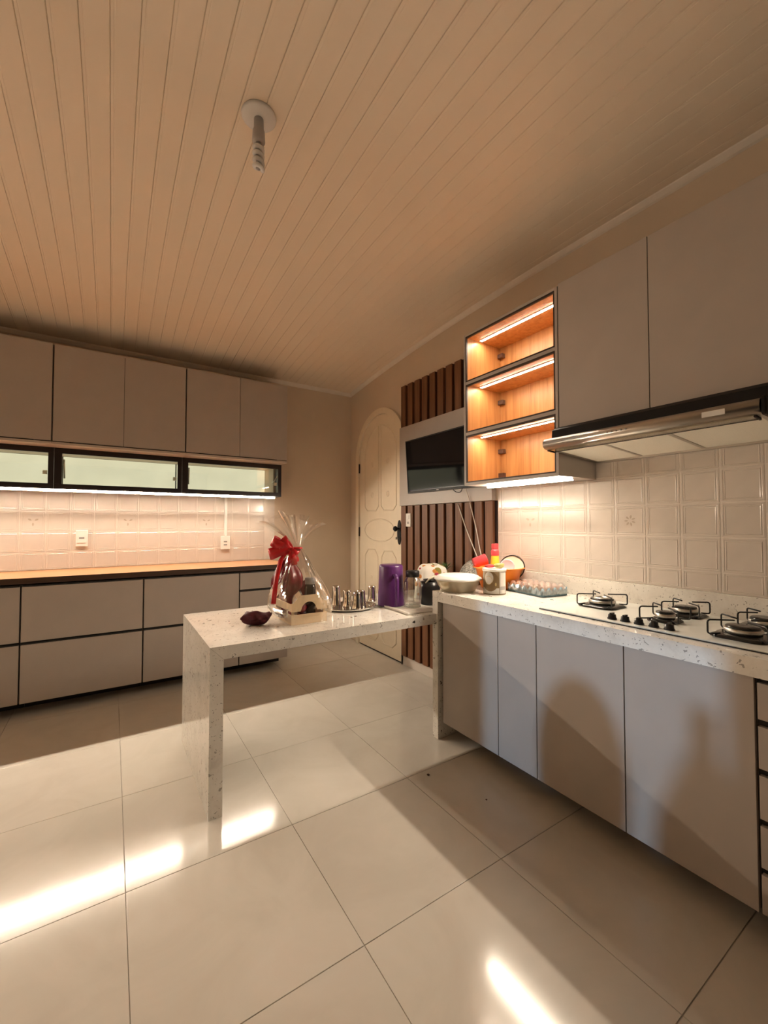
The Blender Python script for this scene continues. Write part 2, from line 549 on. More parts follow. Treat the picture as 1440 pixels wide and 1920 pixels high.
wl.box(XL - 0.2, XL, YF - 0.2, YB, 0, LWZ0); wl.box(XL - 0.2, XL, YF - 0.2, YB, LWZ1, 3.06)
wl.box(XL - 0.2, XL, YF - 0.2, LWY0, LWZ0, LWZ1); wl.box(XL - 0.2, XL, LWY1, YB, LWZ0, LWZ1)
wall_left = tag(wl.build('wall_left', 'paint'), 'beige painted left wall with a small window outside the picture', 'wall', kind='structure')
# unseen wall opened wide for the dim ambient fill: lintel and short returns
wf = MB().box(XL - 0.2, XR + 0.2, YF - 0.2, YF, 2.55, 3.06)
wf.box(XL - 0.2, XL + 0.35, YF - 0.2, YF, 0, 2.55); wf.box(XR - 0.35, XR + 0.2, YF - 0.2, YF, 0, 2.55)
wall_front = tag(wf.build('wall_front', 'paint'), 'beige lintel wall behind the photographer, opened wide to let in ambient fill', 'wall', kind='structure')

# cornice trims
t1 = MB()
pr = [(0, 0), (-0.035, 0), (-0.030, -0.012), (-0.012, -0.030), (0, -0.036)]
t1.extrude([(YB + a, zc(YB) + 0.006 + b) for a, b in pr], 0, XL, XR)
tag(t1.build('trim_1', 'trim'), 'cream cornice where ceiling meets the back wall', 'cornice', kind='structure')
t2 = MB(); v = []; f = []
for y in ys:
    for a, b in pr: v.append((XR + a, y, zc(y) + 0.006 + b))
for i in range(NY):
    for k in range(5):
        l = (k + 1) % 5; f.append((i * 5 + k, i * 5 + l, i * 5 + 5 + l, i * 5 + 5 + k))
tag(t2.add(v, f, False).build('trim_2', 'trim'), 'cream cornice curving along the right wall', 'cornice', kind='structure')

# glazed wall tiles with an embossed frame
TP = 0.159
def tile_mesh():
    h = TP / 2 - 0.0012
    rings = [(h, 0), (h - 0.002, 0.0045), (h - 0.009, 0.0048), (h - 0.011, 0.0038), (h - 0.014, 0.0038), (h - 0.016, 0.0052), (h - 0.019, 0.0040)]
    v = []; f = []
    for r, d in rings: v += [(-r, -d, -r), (r, -d, -r), (r, -d, r), (-r, -d, r)]
    for i in range(len(rings) - 1):
        for k in range(4):
            l = (k + 1) % 4; f.append((i * 4 + k, i * 4 + l, i * 4 + 4 + l, i * 4 + 4 + k))
    f.append(tuple((len(rings) - 1) * 4 + k for k in range(4)))
    return v, f
tv_, tf_ = tile_mesh()
tile_b = MB().add(tv_, tf_).mesh('tile', 'glaze')                       # faces -y
tile_r = MB().add([(y, -x, z) for x, y, z in tv_], tf_).mesh('tile', 'glaze')  # faces -x
def leaf_pts(cx, cz, ang, ln, wd):
    p = []
    for t in (0, .25, .5, .75): p.append((t * ln, wd * sin(PI * t) ** .8 / 2))
    p.append((ln, 0))
    for t in (.75, .5, .25): p.append((t * ln, -wd * sin(PI * t) ** .8 / 2))
    return [(cx + a * cos(ang) - b * sin(ang), cz + a * sin(ang) + b * cos(ang)) for a, b in p]
def decor(n):
    d = MB()
    for k in range(n):
        a = 2 * PI * k / n + 0.5
        d.extrude(leaf_pts(0.010 * cos(a), 0.010 * sin(a), a, 0.028 if n == 3 else 0.020, 0.014 if n == 3 else 0.010), 1, -0.0050, -0.0035)
    return d
dec3 = decor(3).mesh('decor', 'decor')
dr = decor(7)
for q in dr.v: q.x, q.y = q.y, -q.x
dec7 = dr.mesh('decor', 'decor')
d3r = decor(3)
for q in d3r.v: q.x, q.y = q.y, -q.x
dec3r = d3r.mesh('decor', 'decor')
MB().box(-1.40, 1.42, YB - 0.0033, YB - 0.0001, 0.951, 1.584).build('grout_bed', 'grout_light', wall_back)
MB().box(XR - 0.0033, XR - 0.0001, -0.33, 2.072, 1.006, 1.668).build('grout_bed', 'grout_light', wall_right)
rows_b = [(0.95, 1.092), (1.092, 1.256), (1.256, 1.420), (1.420, 1.584)]
for i in range(-9, 9):
    x = 0.116 + i * 0.160
    if x + 0.08 > 1.43: continue
    for j, (z0, z1) in enumerate(rows_b):
        t = inst('tile', tile_b, wall_back, (x, YB, (z0 + z1) / 2), (0.160 / TP, 1, (z1 - z0) / TP))
        if j == 2 and i % 4 == 0: inst('decor', dec3, t, (x, YB, (z0 + z1) / 2))
rows_r = [(1.008, 1.096), (1.096, 1.256), (1.256, 1.415), (1.415, 1.574), (1.574, 1.668)]
for i in range(-9, 9):
    y = 1.162 + i * TP
    y0, y1 = y - TP / 2, min(y + TP / 2, 2.072)
    if y1 - y0 < 0.03: continue
    for j, (z0, z1) in enumerate(rows_r):
        if j == 4 and y > 1.33: continue
        t = inst('tile', tile_r, wall_right, (XR, (y0 + y1) / 2, (z0 + z1) / 2), (1, (y1 - y0) / TP, (z1 - z0) / TP))
        if j == 2 and i % 4 == 0: inst('decor', dec7 if i == 0 else dec3r, t, (XR, (y0 + y1) / 2, (z0 + z1) / 2))

# window in the back wall, seen through the glass flaps
win = thing('window_1', (0.03, YB + 0.28, WZ0), 'frosted strip window behind the glass flaps', 'window', kind='structure')
for (a, b) in ((WX0, -0.37), (-0.37, 0.52), (0.52, WX1)):
    box('pane', 'frosted', win, a + 0.006, b - 0.006, YB + 0.275, YB + 0.285, WZ0 + 0.004, WZ1 - 0.004)
box('frame', 'alu_dark', win, WX0, WX1, YB + 0.286, YB + 0.30, WZ0, WZ1)

w2 = thing('window_2', (XL - 0.1, 1.2, LWZ0), 'small open side window in the left wall', 'window', kind='structure')
for (a, b, c, d) in ((LWY0, LWY1, LWZ0, LWZ0 + 0.02), (LWY0, LWY1, LWZ1 - 0.02, LWZ1), (LWY0, LWY0 + 0.02, LWZ0 + 0.02, LWZ1 - 0.02), (LWY1 - 0.02, LWY1, LWZ0 + 0.02, LWZ1 - 0.02)):
    box('frame', 'alu_dark', w2, XL - 0.19, XL - 0.15, a, b, c, d)
SL = LWZ0 + 0.0005
o = MB().lathe([(0.11 * sin(PI / 2 * i / 10) if i < 10 else 0.11, 0.330 - 0.205 * (1 - cos(PI / 2 * i / 10))) for i in range(11)] + [(0.105, 0.0), (0.0, 0.0)], XL - 0.10, 1.190, SL, 32, sx=0.72).build('bread_bin', 'speckle', org=(XL - 0.1, 1.19, SL))
tag(o, 'round-topped grey canister on the sill of the left window', 'canister')
o = MB().lathe([(0.0, 0.345), (0.021, 0.345), (0.022, 0.270), (0.045, 0.215), (0.080, 0.120), (0.088, 0.0), (0.0, 0.0)], XL - 0.10, 0.950, SL, 28, sx=0.8).build('flask', 'black_satin', org=(XL - 0.1, 0.950, SL))
tag(o, 'dark long-necked flask on the sill of the left window', 'flask')
sl_d = bpy.data.lights.new('street_lamp', 'POINT'); sl_d.energy = 340; sl_d.color = (0.42, 0.70, 1.0); sl_d.shadow_soft_size = 0.05
sl_o = bpy.data.objects.new('street_lamp', sl_d); sl_o.location = (-7.0, 1.30, 2.20); C.objects.link(sl_o)
tag(sl_o, 'cool street lamp outside the left window', 'lamp')

# ------------------------------------------------------------------ arched door on the right wall
DC, DR_, DS = 3.645, 0.475, 2.035
door = thing('door_1', (XR, DC, 0), 'cream arched door with carved mouldings at the far corner', 'door', kind='structure')
def clampy(P_): return [(max(a, 3.2395), b) for a, b in P_]     # the slat panel covers the right jamb
def arch(r, n=22, z0=0.0):
    p = [(DC - r, z0), (DC + r, z0)]
    return clampy(p + [(DC + r * cos(PI * i / n), DS + r * sin(PI * i / n)) for i in range(n + 1)])
fr = MB()
outer = [(DC + DR_, 0.0)] + [(DC + DR_ * cos(PI * i / 22), DS + DR_ * sin(PI * i / 22)) for i in range(23)] + [(DC - DR_, 0.0)]
inner = [(DC + DR_ - 0.06, 0.0)] + [(DC + (DR_ - 0.06) * cos(PI * i / 22), DS + (DR_ - 0.06) * sin(PI * i / 22)) for i in range(23)] + [(DC - DR_ + 0.06, 0.0)]
outer, inner = clampy(outer), clampy(inner)
v = []; f = []
n = len(outer)
for (xo, dz) in ((XR, 0), (XR - 0.028, 0)):
    for (p, q) in zip(outer, inner): v += [(xo, p[0], p[1]), (xo, q[0], q[1])]
for i in range(n - 1):
    a, b = 2 * i, 2 * i + 2; o = 2 * n
    f += [(o + a, o + b, o + b + 1, o + a + 1), (a, b, o + b, o + a), (a + 1, o + a + 1, o + b + 1, b + 1)]
fr.add(v, f).build('frame', 'door_paint', door)
leaf = MB().extrude(arch(DR_ - 0.064, z0=0.012)[0:2] + arch(DR_ - 0.064, z0=0.012)[2:], 0, XR - 0.010, XR)
leaf_o = leaf.build('leaf', 'door_paint', door)
box('gap_shade', 'bronze', door, XR - 0.012, XR, 3.240, DC + 0.410, 0.001, 0.011)  # dark strip painted in for the shaded gap under the door
def mould(pts, closed=True, r=0.0075):
    MB().tube([(XR - 0.010, y, z) for y, z in pts], r, 6, closed).build('moulding', 'door_paint', leaf_o)
def half_arch(s):
    p = [(DC + s * 0.025, 1.50), (DC + s * 0.075, 1.455), (DC + s * 0.25, 1.455), (DC + s * 0.30, 1.50), (DC + s * 0.30, DS)]
    for i in range(1, 12):
        a = PI / 2 * i / 12
        p.append((DC + s * max(0.025, 0.30 * cos(a)), DS + 0.30 * sin(a)))
    p.append((DC + s * 0.025, DS + 0.298))
    return p
for s in (-1, 1):
    mould(half_arch(s))
    mould([(DC + s * 0.035, 0.16), (DC + s * 0.035, 0.98), (DC + s * 0.09, 1.045), (DC + s * 0.23, 1.045), (DC + s * 0.295, 0.98), (DC + s * 0.295, 0.16), (DC + s * 0.23, 0.11), (DC + s * 0.09, 0.11)])
mould([(DC + 0.02 + 0.285 * cos(2 * PI * i / 28), 1.25 + (0.115 if abs(cos(2 * PI * i / 28)) < 0.96 else 0.08) * sin(2 * PI * i / 28)) for i in range(28)])
for s in (-1, 1):
    for zz in (1.62, 1.95, 0.45, 0.75):
        mould([(DC + s * 0.15 + 0.022 * cos(2 * PI * i / 10), zz + 0.026 * sin(2 * PI * i / 10)) for i in range(10)], True, 0.004)
hd = MB()
pl = [(3.290 + 0.032 * cos(2 * PI * i / 24) * (1 if abs(sin(2 * PI * i / 24)) < .9 else .8), 1.235 + 0.118 * sin(2 * PI * i / 24)) for i in range(24)]
hp = hd.extrude(pl, 0, XR - 0.017, XR - 0.0095).build('handle_plate', 'black_matt', leaf_o)
kb = MB().lathe([(0.0, 0.062), (0.016, 0.060), (0.025, 0.048), (0.026, 0.038), (0.016, 0.026), (0.009, 0.018), (0.009, 0.0)], seg=18)
for q in kb.v: q.x, q.y, q.z = XR - 0.016 - q.z, 3.292 + q.x, 1.270 + q.y
kb.build('knob', 'black_matt', leaf_o)
ky = MB().tube([(XR - 0.016, 3.292, 1.180), (XR - 0.040, 3.292, 1.180)], 0.004, 8)
ky.box(XR - 0.056, XR - 0.040, 3.290, 3.294, 1.168, 1.192)
ky.build('key', 'steel', leaf_o)
for zz in (0.35, 1.23, 1.93):
    MB().tube([(XR - 0.020, DC + 0.409, zz - 0.05), (XR - 0.020, DC + 0.409, zz + 0.05)], 0.008, 10).build('hinge', 'bronze', door)

# ------------------------------------------------------------------ slatted wall panels and TV panel
SP = 0.1065
def slats(name, loc, label, z0, z1, y0, y1):
    t = thing(name, loc, label, 'wall panel')
    box('backing', 'wood_groove', t, XR - 0.008, XR - 0.0005, y0, y1, z0, z1)
    y = 3.244
    # groove positions run from the door edge
    g = [3.2525, 3.148] + [3.148 - SP * k for k in range(1, 11)]
    for a, b in zip(g[:-1], g[1:]):
        lo, hi = max(b + 0.0165, y0), min(a - 0.0165, y1)
        if hi - lo > 0.012: box('slat', 'wood_slat', t, XR - 0.030, XR - 0.008, lo, hi, z0, z1, 0.0015)
    return t
slats('slat_panel', (XR, 2.66, 0.085), 'brown vertical wood slats on the wall below the TV panel', 0.088, 1.485, 2.078, 3.236)
slats('slat_panel', (XR, 2.66, 2.24), 'short brown vertical wood slats on the wall above the TV', 2.225, 2.62, 2.10, 3.236)
tp = tag(MB().box(XR - 0.046, XR - 0.0005, 2.092, 3.238, 1.487, 2.223, 0.002).build('wall_board', 'laminate', org=(XR, 2.66, 1.487)), 'greige flat board on the wall holding the television', 'wall panel')
bb = MB().box(XR - 0.016, XR, 2.06, 3.23, 0.0, 0.084, 0.002).build('baseboard_right', 'glaze')
tag(bb, 'low pale skirting under the brown wood slats', 'skirting', kind='structure')

tv = thing('tv', (XR - 0.07, 2.80, 1.60), 'flat black television hanging on the greige wall board', 'television')
tvz0, tvz1, tvy0, tvy1 = 1.588, 2.052, 2.190, 3.022
def tvx(z, d): return XR - 0.105 - (z - tvz0) * 0.06 + d
def tvbox(name, mat, y0, y1, z0, z1, d0, d1, bev=0.0):
    b = MB().box(0, 1, y0, y1, z0, z1)
    for q in b.v: q.x = tvx(q.z, d0 if q.x < 0.5 else d1)
    return b.build(name, mat, tv)
tvbox('back_shell', 'black_satin', tvy0, tvy1, tvz0, tvz1, 0.004, 0.042)
tvbox('screen', 'black_gloss', tvy0 + 0.008, tvy1 - 0.008, tvz0 + 0.016, tvz1 - 0.008, 0.0, 0.004)
for nm, a in (('bezel', (tvy0, tvy1, tvz0, tvz0 + 0.016)), ('bezel', (tvy0, tvy1, tvz1 - 0.008, tvz1)), ('bezel', (tvy0, tvy0 + 0.008, tvz0 + 0.016, tvz1 - 0.008)), ('bezel', (tvy1 - 0.008, tvy1, tvz0 + 0.016, tvz1 - 0.008))):
    tvbox(nm, 'black_matt', *a, -0.003, 0.004)
box('wall_mount', 'black_satin', tv, XR - 0.083, XR - 0.0462, 2.66, 2.84, 1.72, 1.92)
tvbox('badge', 'plastic_grey', 2.60, 2.63, tvz0 + 0.005, tvz0 + 0.011, -0.004, -0.003)

def cable(name, pts, r, mat, label, n=24):
    P = [Vector(p) for p in pts]; out = []
    for i in range(len(P) - 1):
        p0, p1, p2, p3 = P[max(i - 1, 0)], P[i], P[i + 1], P[min(i + 2, len(P) - 1)]
        for k in range(8):
            t = k / 8
            out.append(0.5 * ((2 * p1) + (-p0 + p2) * t + (2 * p0 - 5 * p1 + 4 * p2 - p3) * t * t + (-p0 + 3 * p1 - 3 * p2 + p3) * t ** 3))
    out.append(P[-1])
    o = MB().tube(out, r, 6).build(name, mat, org=P[0])
    return tag(o, label, 'cable')
cable('cable', [(XR - 0.036, 2.452, 1.470), (XR - 0.034, 2.36, 1.27), (XR - 0.036, 2.235, 1.05), (XR - 0.036, 2.150, 0.92), (XR - 0.045, 2.105, 0.772)], 0.0042, 'cable_white', 'slanting pale cable in front of the brown slats')
cable('cable', [(XR - 0.075, 2.33, 1.585), (XR - 0.058, 2.318, 1.53), (XR - 0.056, 2.300, 1.47), (XR - 0.040, 2.26, 1.30), (XR - 0.036, 2.20, 1.06), (XR - 0.036, 2.12, 0.90), (XR - 0.045, 2.085, 0.772)], 0.0036, 'cable_white', 'pale cable hanging from under the television to the table')
cable('cable', [(XR - 0.08, 2.46, 1.586), (XR - 0.074, 2.43, 1.566), (XR - 0.070, 2.39, 1.564), (XR - 0.078, 2.36, 1.586)], 0.0035, 'cable_black', 'short black cable loop under the television')

def plate(name, axis, c, w_, h_, label, sockets):
    t = thing(name, c, label, 'outlet' if sockets != 'switch' else 'switch')
    cx, cy, cz = c
    def bx(nm, mat, a0, a1, z0, z1, d0, d1, bev=0.0):
        if axis == 'b': return box(nm, mat, t, cx + a0, cx + a1, cy - d1, cy - d0, cz + z0, cz + z1, bev)
        return box(nm, mat, t, cx - d1, cx - d0, cy + a0, cy + a1, cz + z0, cz + z1, bev)
    bx('cover', 'plastic_white', -w_ / 2, w_ / 2, -h_ / 2, h_ / 2, 0, 0.010, 0.003)
    if sockets == 1:
        bx('socket', 'plastic_grey', -0.018, 0.018, -0.004, 0.010, 0.010, 0.0115, 0.0005)
        bx('insert', 'plastic_white', -0.028, 0.028, -0.038, -0.012, 0.010, 0.013, 0.001)
    elif sockets == 2:
        for dz in (-0.020, 0.012): bx('socket', 'plastic_grey', -0.016, 0.016, dz - 0.006, dz + 0.006, 0.010, 0.0115, 0.0005)
    else:
        bx('rocker', 'plastic_white', -0.018, 0.018, 0.010, 0.045, 0.010, 0.014, 0.001)
        bx('socket', 'plastic_grey', -0.010, 0.010, -0.035, -0.015, 0.010, 0.0115, 0.0005)
    return t
plate('wall_outlet', 'b', (-0.209, YB - 0.0052, 1.198), 0.082, 0.135, 'white single outlet on the back wall tiles by the flower tile', 1)
plate('wall_outlet', 'b', (0.930, YB - 0.0052, 1.133), 0.088, 0.130, 'white double outlet below the conduit on the back wall tiles', 2)
plate('wall_switch', 'r', (XR - 0.0305, 3.112, 1.352), 0.072, 0.122, 'white switch plate on the brown slats beside the door', 'switch')
cd = MB().box(0.918, 0.944, YB - 0.0170, YB - 0.0052, 1.199, 1.575, 0.002).build('cable_conduit', 'plastic_white', org=(0.931, YB, 1.2))
tag(cd, 'narrow white vertical cable conduit on the back wall tiles', 'conduit')

# ------------------------------------------------------------------ back wall: base cabinets and wood top
BY = 3.722
def base_unit(x0, x1, splits, label):
    t = thing('base_cabinet', ((x0 + x1) / 2, BY + 0.3, 0.0), label, 'cabinet', 'base cabinets along the back wall')
    box('body', 'carcass', t, x0 + 0.001, x1 - 0.001, BY + 0.022, YB - 0.002, 0.105, 0.898)
    box('shadow_gap', 'dark_gap', t, x0 + 0.002, x1 - 0.002, BY + 0.018, BY + 0.0215, 0.107, 0.896)
    for (z0, z1) in splits:
        d = box('drawer_front', 'laminate', t, x0 + 0.005, x1 - 0.005, BY, BY + 0.0178, z0 + 0.004, z1 - 0.016, 0.0015)
        box('finger_pull', 'dark_gap', d, x0 + 0.006, x1 - 0.006, BY + 0.004, BY + 0.0178, z1 - 0.0155, z1 - 0.006)
    box('plinth', 'dark_gap', t, x0 + 0.002, x1 - 0.002, BY + 0.24, BY + 0.26, 0.001, 0.105)
two = [(0.101, 0.513), (0.513, 0.905)]
three = [(0.101, 0.43), (0.43, 0.744), (0.744, 0.905)]
base_unit(-2.345, -1.235, two, 'greige two-drawer base cabinet at the far left outside the picture')
base_unit(-1.235, -0.511, two, 'greige two-drawer base cabinet cut by the left picture edge')
base_unit(-0.511, 0.211, two, 'wide greige two-drawer base cabinet, second from the left picture edge')
base_unit(0.211, 0.930, two, 'wide greige two-drawer base cabinet behind the stone table leg')
base_unit(0.930, 1.365, three, 'narrow greige base cabinet with small top drawer behind the gift basket')
wt = thing('worktop', (0, 4.0, 0.91), 'long orange-brown wood worktop along the back wall', 'worktop')
box('slab', 'wood_top', wt, XL + 0.002, 1.372, BY - 0.004, YB - 0.006, 0.912, 0.950, 0.001)
box('front_edge', 'wood_edge_shade', wt, XL + 0.002, 1.372, BY - 0.006, BY - 0.004, 0.910, 0.949)

# upper cupboards on the back wall
UY = 3.945
def wall_unit(x0, x1, label):
    t = thing('wall_cupboard', ((x0 + x1) / 2, UY + 0.17, 1.915), label, 'cupboard', 'wall cupboards along the back wall')
    box('body', 'carcass', t, x0 + 0.001, x1 - 0.001, UY + 0.020, YB - 0.002, 1.930, 2.665)
    box('shadow_gap', 'dark_gap', t, x0 + 0.002, x1 - 0.002, UY + 0.0172, UY + 0.0195, 1.934, 2.662)
    xm = (x0 + x1) / 2
    for k, (a, b) in enumerate(((x0 + 0.005, xm - 0.0016), (xm + 0.0016, x1 - 0.005))):
        box('door', 'laminate', t, a, b, UY, UY + 0.017, 1.938, 2.668, 0.0012)
        c0, c1 = (a + 0.10, b) if k == 0 else (a, b - 0.10)
        box('finger_pull', 'dark_gap', t, c0, c1, UY + 0.003, UY + 0.017, 1.930, 1.9375)
    box('bottom_rail', 'laminate_edge', t, x0 + 0.001, x1 - 0.001, UY + 0.002, YB - 0.002, 1.912, 1.9295, 0.001)
wall_unit(-2.20, -1.294, 'greige double wall cupboard outside the picture on the left')
wall_unit(-1.294, -0.386, 'greige double wall cupboard cut by the left picture edge')
wall_unit(-0.386, 0.522, 'greige double wall cupboard in the middle above the glass flaps')
wall_unit(0.522, 1.432, 'greige double wall cupboard at the right end above the glass flaps')

# glass flaps below them
GY = 4.115
def glass_unit(x0, x1, label, right_arm=False):
    t = thing('glass_flap', ((x0 + x1) / 2, GY + 0.08, 1.59), label, 'glass door', 'glass flaps in front of the strip window')
    z0, z1, w_ = 1.590, 1.911, 0.050
    box('rail', 'alu_dark', t, x0 + 0.001, x1 - 0.001, GY, GY + 0.020, z1 - 0.042, z1)
    box('rail', 'alu_dark', t, x0 + 0.001, x1 - 0.001, GY, GY + 0.020, z0, z0 + 0.040)
    box('stile', 'alu_dark', t, x0 + 0.001, x0 + w_, GY, GY + 0.020, z0 + 0.0401, z1 - 0.0421)
    box('stile', 'alu_dark', t, x1 - 0.036, x1 - 0.001, GY, GY + 0.020, z0 + 0.0401, z1 - 0.0421)
    box('glass', 'door_glass', t, x0 + w_, x1 - 0.036, GY + 0.008, GY + 0.012, z0 + 0.0402, z1 - 0.0422)
    box('case_top', 'alu_dark', t, x0 + 0.001, x1 - 0.001, GY + 0.0205, YB - 0.002, z1 - 0.010, z1)
    box('case_bottom', 'alu_dark', t, x0 + 0.001, x1 - 0.001, GY + 0.0205, YB - 0.002, z0, z0 + 0.010)
    MB().tube([(x0 + w_ + 0.010, GY + 0.026, z1 - 0.085), (x0 + w_ + 0.012, GY + 0.06, z0 + 0.09)], 0.006, 8).build('lift_arm', 'arm_white', t)
    box('catch', 'arm_white', t, x1 - 0.070, x1 - 0.042, GY + 0.014, GY + 0.030, z0 + 0.112, z0 + 0.142, 0.002)
    if right_arm:
        box('end_panel', 'alu_dark', t, x1 - 0.012, x1 - 0.0005, GY + 0.0205, YB - 0.002, z0 + 0.0105, z1 - 0.0105)
        MB().tube([(x1 - 0.030, GY + 0.022, z0 + 0.215), (x1 - 0.040, GY + 0.09, z0 + 0.165), (x1 - 0.046, GY + 0.15, z0 + 0.150)], 0.007, 8).build('lift_arm', 'arm_white', t)
glass_unit(-1.294, -0.386, 'dark-framed glass flap cut by the left picture edge')
glass_unit(-0.386, 0.518, 'dark-framed glass flap in the middle below the cupboards')
glass_unit(0.518, 1.432, 'dark-framed glass flap at the right end below the cupboards')
for o in list(bpy.data.objects):
    if o.name.startswith('glass_flap') and o['label'].find('right end') >= 0:
        x1 = 1.432
        box('end_panel', 'alu_dark', o, x1 - 0.012, x1 - 0.0005, GY + 0.0205, YB - 0.002, 1.6005, 1.9005)
        MB().tube([(x1 - 0.030, GY + 0.024, 1.805), (x1 - 0.040, GY + 0.09, 1.755), (x1 - 0.046, GY + 0.15, 1.740)], 0.007, 8).build('lift_arm', 'arm_white', o)

def led_bar(axis, a0, a1, c, tilt, w_, mat, label):
    """light strip along x or y; c = the two other coordinates, tilt turns the lit face from straight down towards the room"""
    mid = (a0 + a1) / 2
    loc = (mid, c[0], c[1]) if axis == 'x' else (c[0], mid, c[1])
    t = thing('led_strip', loc, label, 'light strip', 'warm LED light strips')
    n = (-sin(tilt), -cos(tilt)); u = (cos(tilt), -sin(tilt))
    def bar(name, m_, d0, d1, hw, e):
        P_ = [(c[0] + u[0] * k * hw + n[0] * d, c[1] + u[1] * k * hw + n[1] * d) for k, d in ((-1, d0), (1, d0), (1, d1), (-1, d1))]
        MB().extrude(P_, 0 if axis == 'x' else 1, a0 + e, a1 - e).build(name, m_, t)
    bar('channel', 'plastic_white', -0.005, 0.0, w_ / 2 + 0.001, 0)
    bar('diffuser', mat, 0.0003, 0.0013, w_ / 2, 0.002)
led_bar('x', -2.20, 1.375, (4.142, 1.579), 0.92, 0.015, 'led_back', 'long glowing light strip under the dark-framed glass flaps')

# ------------------------------------------------------------------ stone counter on the right
CX, CE = 1.692, 2.050
cn = thing('stone_counter', (2.0, 0.5, 0), 'white speckled granite counter with a side panel to the floor, along the right wall', 'counter')
ct = MB()
ct.box(CX, XR - 0.002, -1.30, CE, 0.862, 0.900, 0.0015)
ct.build('top_slab', 'granite', cn)
box('front_apron', 'granite', cn, CX, CX + 0.024, -1.30, CE - 0.052, 0.838, 0.8625, 0.001)
box('side_panel', 'granite', cn, CX, XR - 0.034, CE - 0.050, CE, 0.0005, 0.8615, 0.0015)
box('splashback', 'granite', cn, XR - 0.024, XR - 0.002, -1.30, CE, 0.9003, 1.005, 0.0012)

def right_unit(y0, y1, label, drawers=None):
    t = thing('base_cabinet', (2.0, (y0 + y1) / 2, 0), label, 'cabinet', 'base cabinets under the stone counter')
    X = 1.716
    box('body', 'carcass', t, X + 0.022, XR - 0.03, y0 + 0.001, y1 - 0.001, 0.106, 0.836)
    box('shadow_gap', 'dark_gap', t, X + 0.018, X + 0.0215, y0 + 0.002, y1 - 0.002, 0.108, 0.834)
    if drawers:
        for (z0, z1) in drawers:
            box('drawer_front', 'laminate', t, X, X + 0.0178, y0 + 0.004, y1 - 0.006, z0 + 0.004, z1 - 0.018, 0.0012)
    else:
        d = box('door', 'laminate', t, X, X + 0.0178, y0 + 0.0022, y1 - 0.0022, 0.104, 0.832, 0.0012)
        box('finger_pull', 'black_satin', d, X - 0.004, X + 0.012, y0 + (y1 - y0) * 0.12, y1 - 0.008, 0.8325, 0.8378)
    box('plinth', 'dark_gap', t, X + 0.24, X + 0.26, y0 + 0.001, y1 - 0.001, 0.001, 0.106)
right_unit(1.543, 1.982, 'greige base cabinet beside the stone side panel of the counter')
right_unit(1.304, 1.543, 'narrow greige base cabinet, second from the stone side panel')
right_unit(0.893, 1.304, 'greige base cabinet under the left stove burners')
right_unit(0.487, 0.893, 'wide greige base cabinet under the right stove burners')
right_unit(0.02, 0.487, 'greige five-drawer base cabinet at the right picture edge', [(0.102, 0.243), (0.243, 0.392), (0.392, 0.547), (0.547, 0.700), (0.700, 0.836)])
right_unit(-0.60, 0.02, 'greige base cabinet outside the picture on the right')
right_unit(-1.28, -0.60, 'greige base cabinet at the far right outside the picture')

# stone table joined to the counter
TX, TY0, TY1, TZ = 0.376, 2.058, 2.845, 0.762
tb = thing('stone_table', (1.2, 2.45, 0), 'white speckled granite table with a slab leg beside the counter', 'table')
# mitred slab and leg profiles
top = MB()
TF = 2.012
top.extrude([(TX, TZ), (1.690, TZ), (1.690, TZ - 0.060), (TX + 0.060, TZ - 0.060)], 1, TF, TY0)
top.extrude([(TX, TZ), (XR - 0.034, TZ), (XR - 0.034, TZ - 0.060), (TX + 0.060, TZ - 0.060)], 1, TY0, TY1)
top.build('table_top', 'granite', tb)
MB().extrude([(TX, TZ - 0.001), (TX + 0.0595, TZ - 0.0605), (TX + 0.0595, 0.0005), (TX, 0.0005)], 1, TF, TY1).build('slab_leg', 'granite', tb)

# ------------------------------------------------------------------ wall units on the right
UX = 1.97
def cab_r(y0, y1, z0, label):
    t = thing('wall_cupboard', (2.15, (y0 + y1) / 2, z0), label, 'cupboard', 'wall cupboards above the stove')
    box('body', 'carcass', t, UX + 0.020, XR - 0.002, y0 + 0.0005, y1 - 0.0005, z0 + 0.002, 2.590)
    box('shadow_gap', 'dark_gap', t, UX + 0.0172, UX + 0.0198, y0 + 0.001, y1 - 0.001, z0 + 0.004, 2.588)
    box('door', 'laminate', t, UX, UX + 0.017, y0 + 0.0018, y1 - 0.0018, z0, 2.594, 0.0012)
    return t
cab_r(0.895, 1.340, 1.820, 'greige wall cupboard next to the lit shelves above the stove hood')
cab_r(0.450, 0.895, 1.820, 'greige wall cupboard above the right half of the stove hood')
cab_r(-0.10, 0.450, 1.820, 'greige wall cupboard cut by the right picture edge')
cab_r(-0.80, -0.10, 1.820, 'greige wall cupboard outside the picture on the right')

SY0, SY1, SZ0, SZ1 = 1.344, 2.050, 1.572, 2.586
su = thing('shelf_unit', (2.15, 1.70, SZ0), 'greige wall shelf unit with three lit wood-lined compartments', 'shelf unit')
box('side_panel', 'laminate', su, UX, XR - 0.002, SY0, SY0 + 0.016, SZ0, SZ1, 0.001)
box('side_panel', 'laminate', su, UX, XR - 0.002, SY1 - 0.016, SY1, SZ0, SZ1, 0.001)
box('top_panel', 'laminate', su, UX, XR - 0.002, SY0 + 0.0162, SY1 - 0.0162, SZ1 - 0.016, SZ1, 0.001)
box('bottom_panel', 'laminate', su, UX, XR - 0.002, SY0 + 0.0162, SY1 - 0.0162, SZ0, SZ0 + 0.018, 0.001)
IY0, IY1 = SY0 + 0.0165, SY1 - 0.0165
box('back_lining', 'wood_shelf', su, XR - 0.020, XR - 0.003, IY0, IY1, SZ0 + 0.019, SZ1 - 0.017)
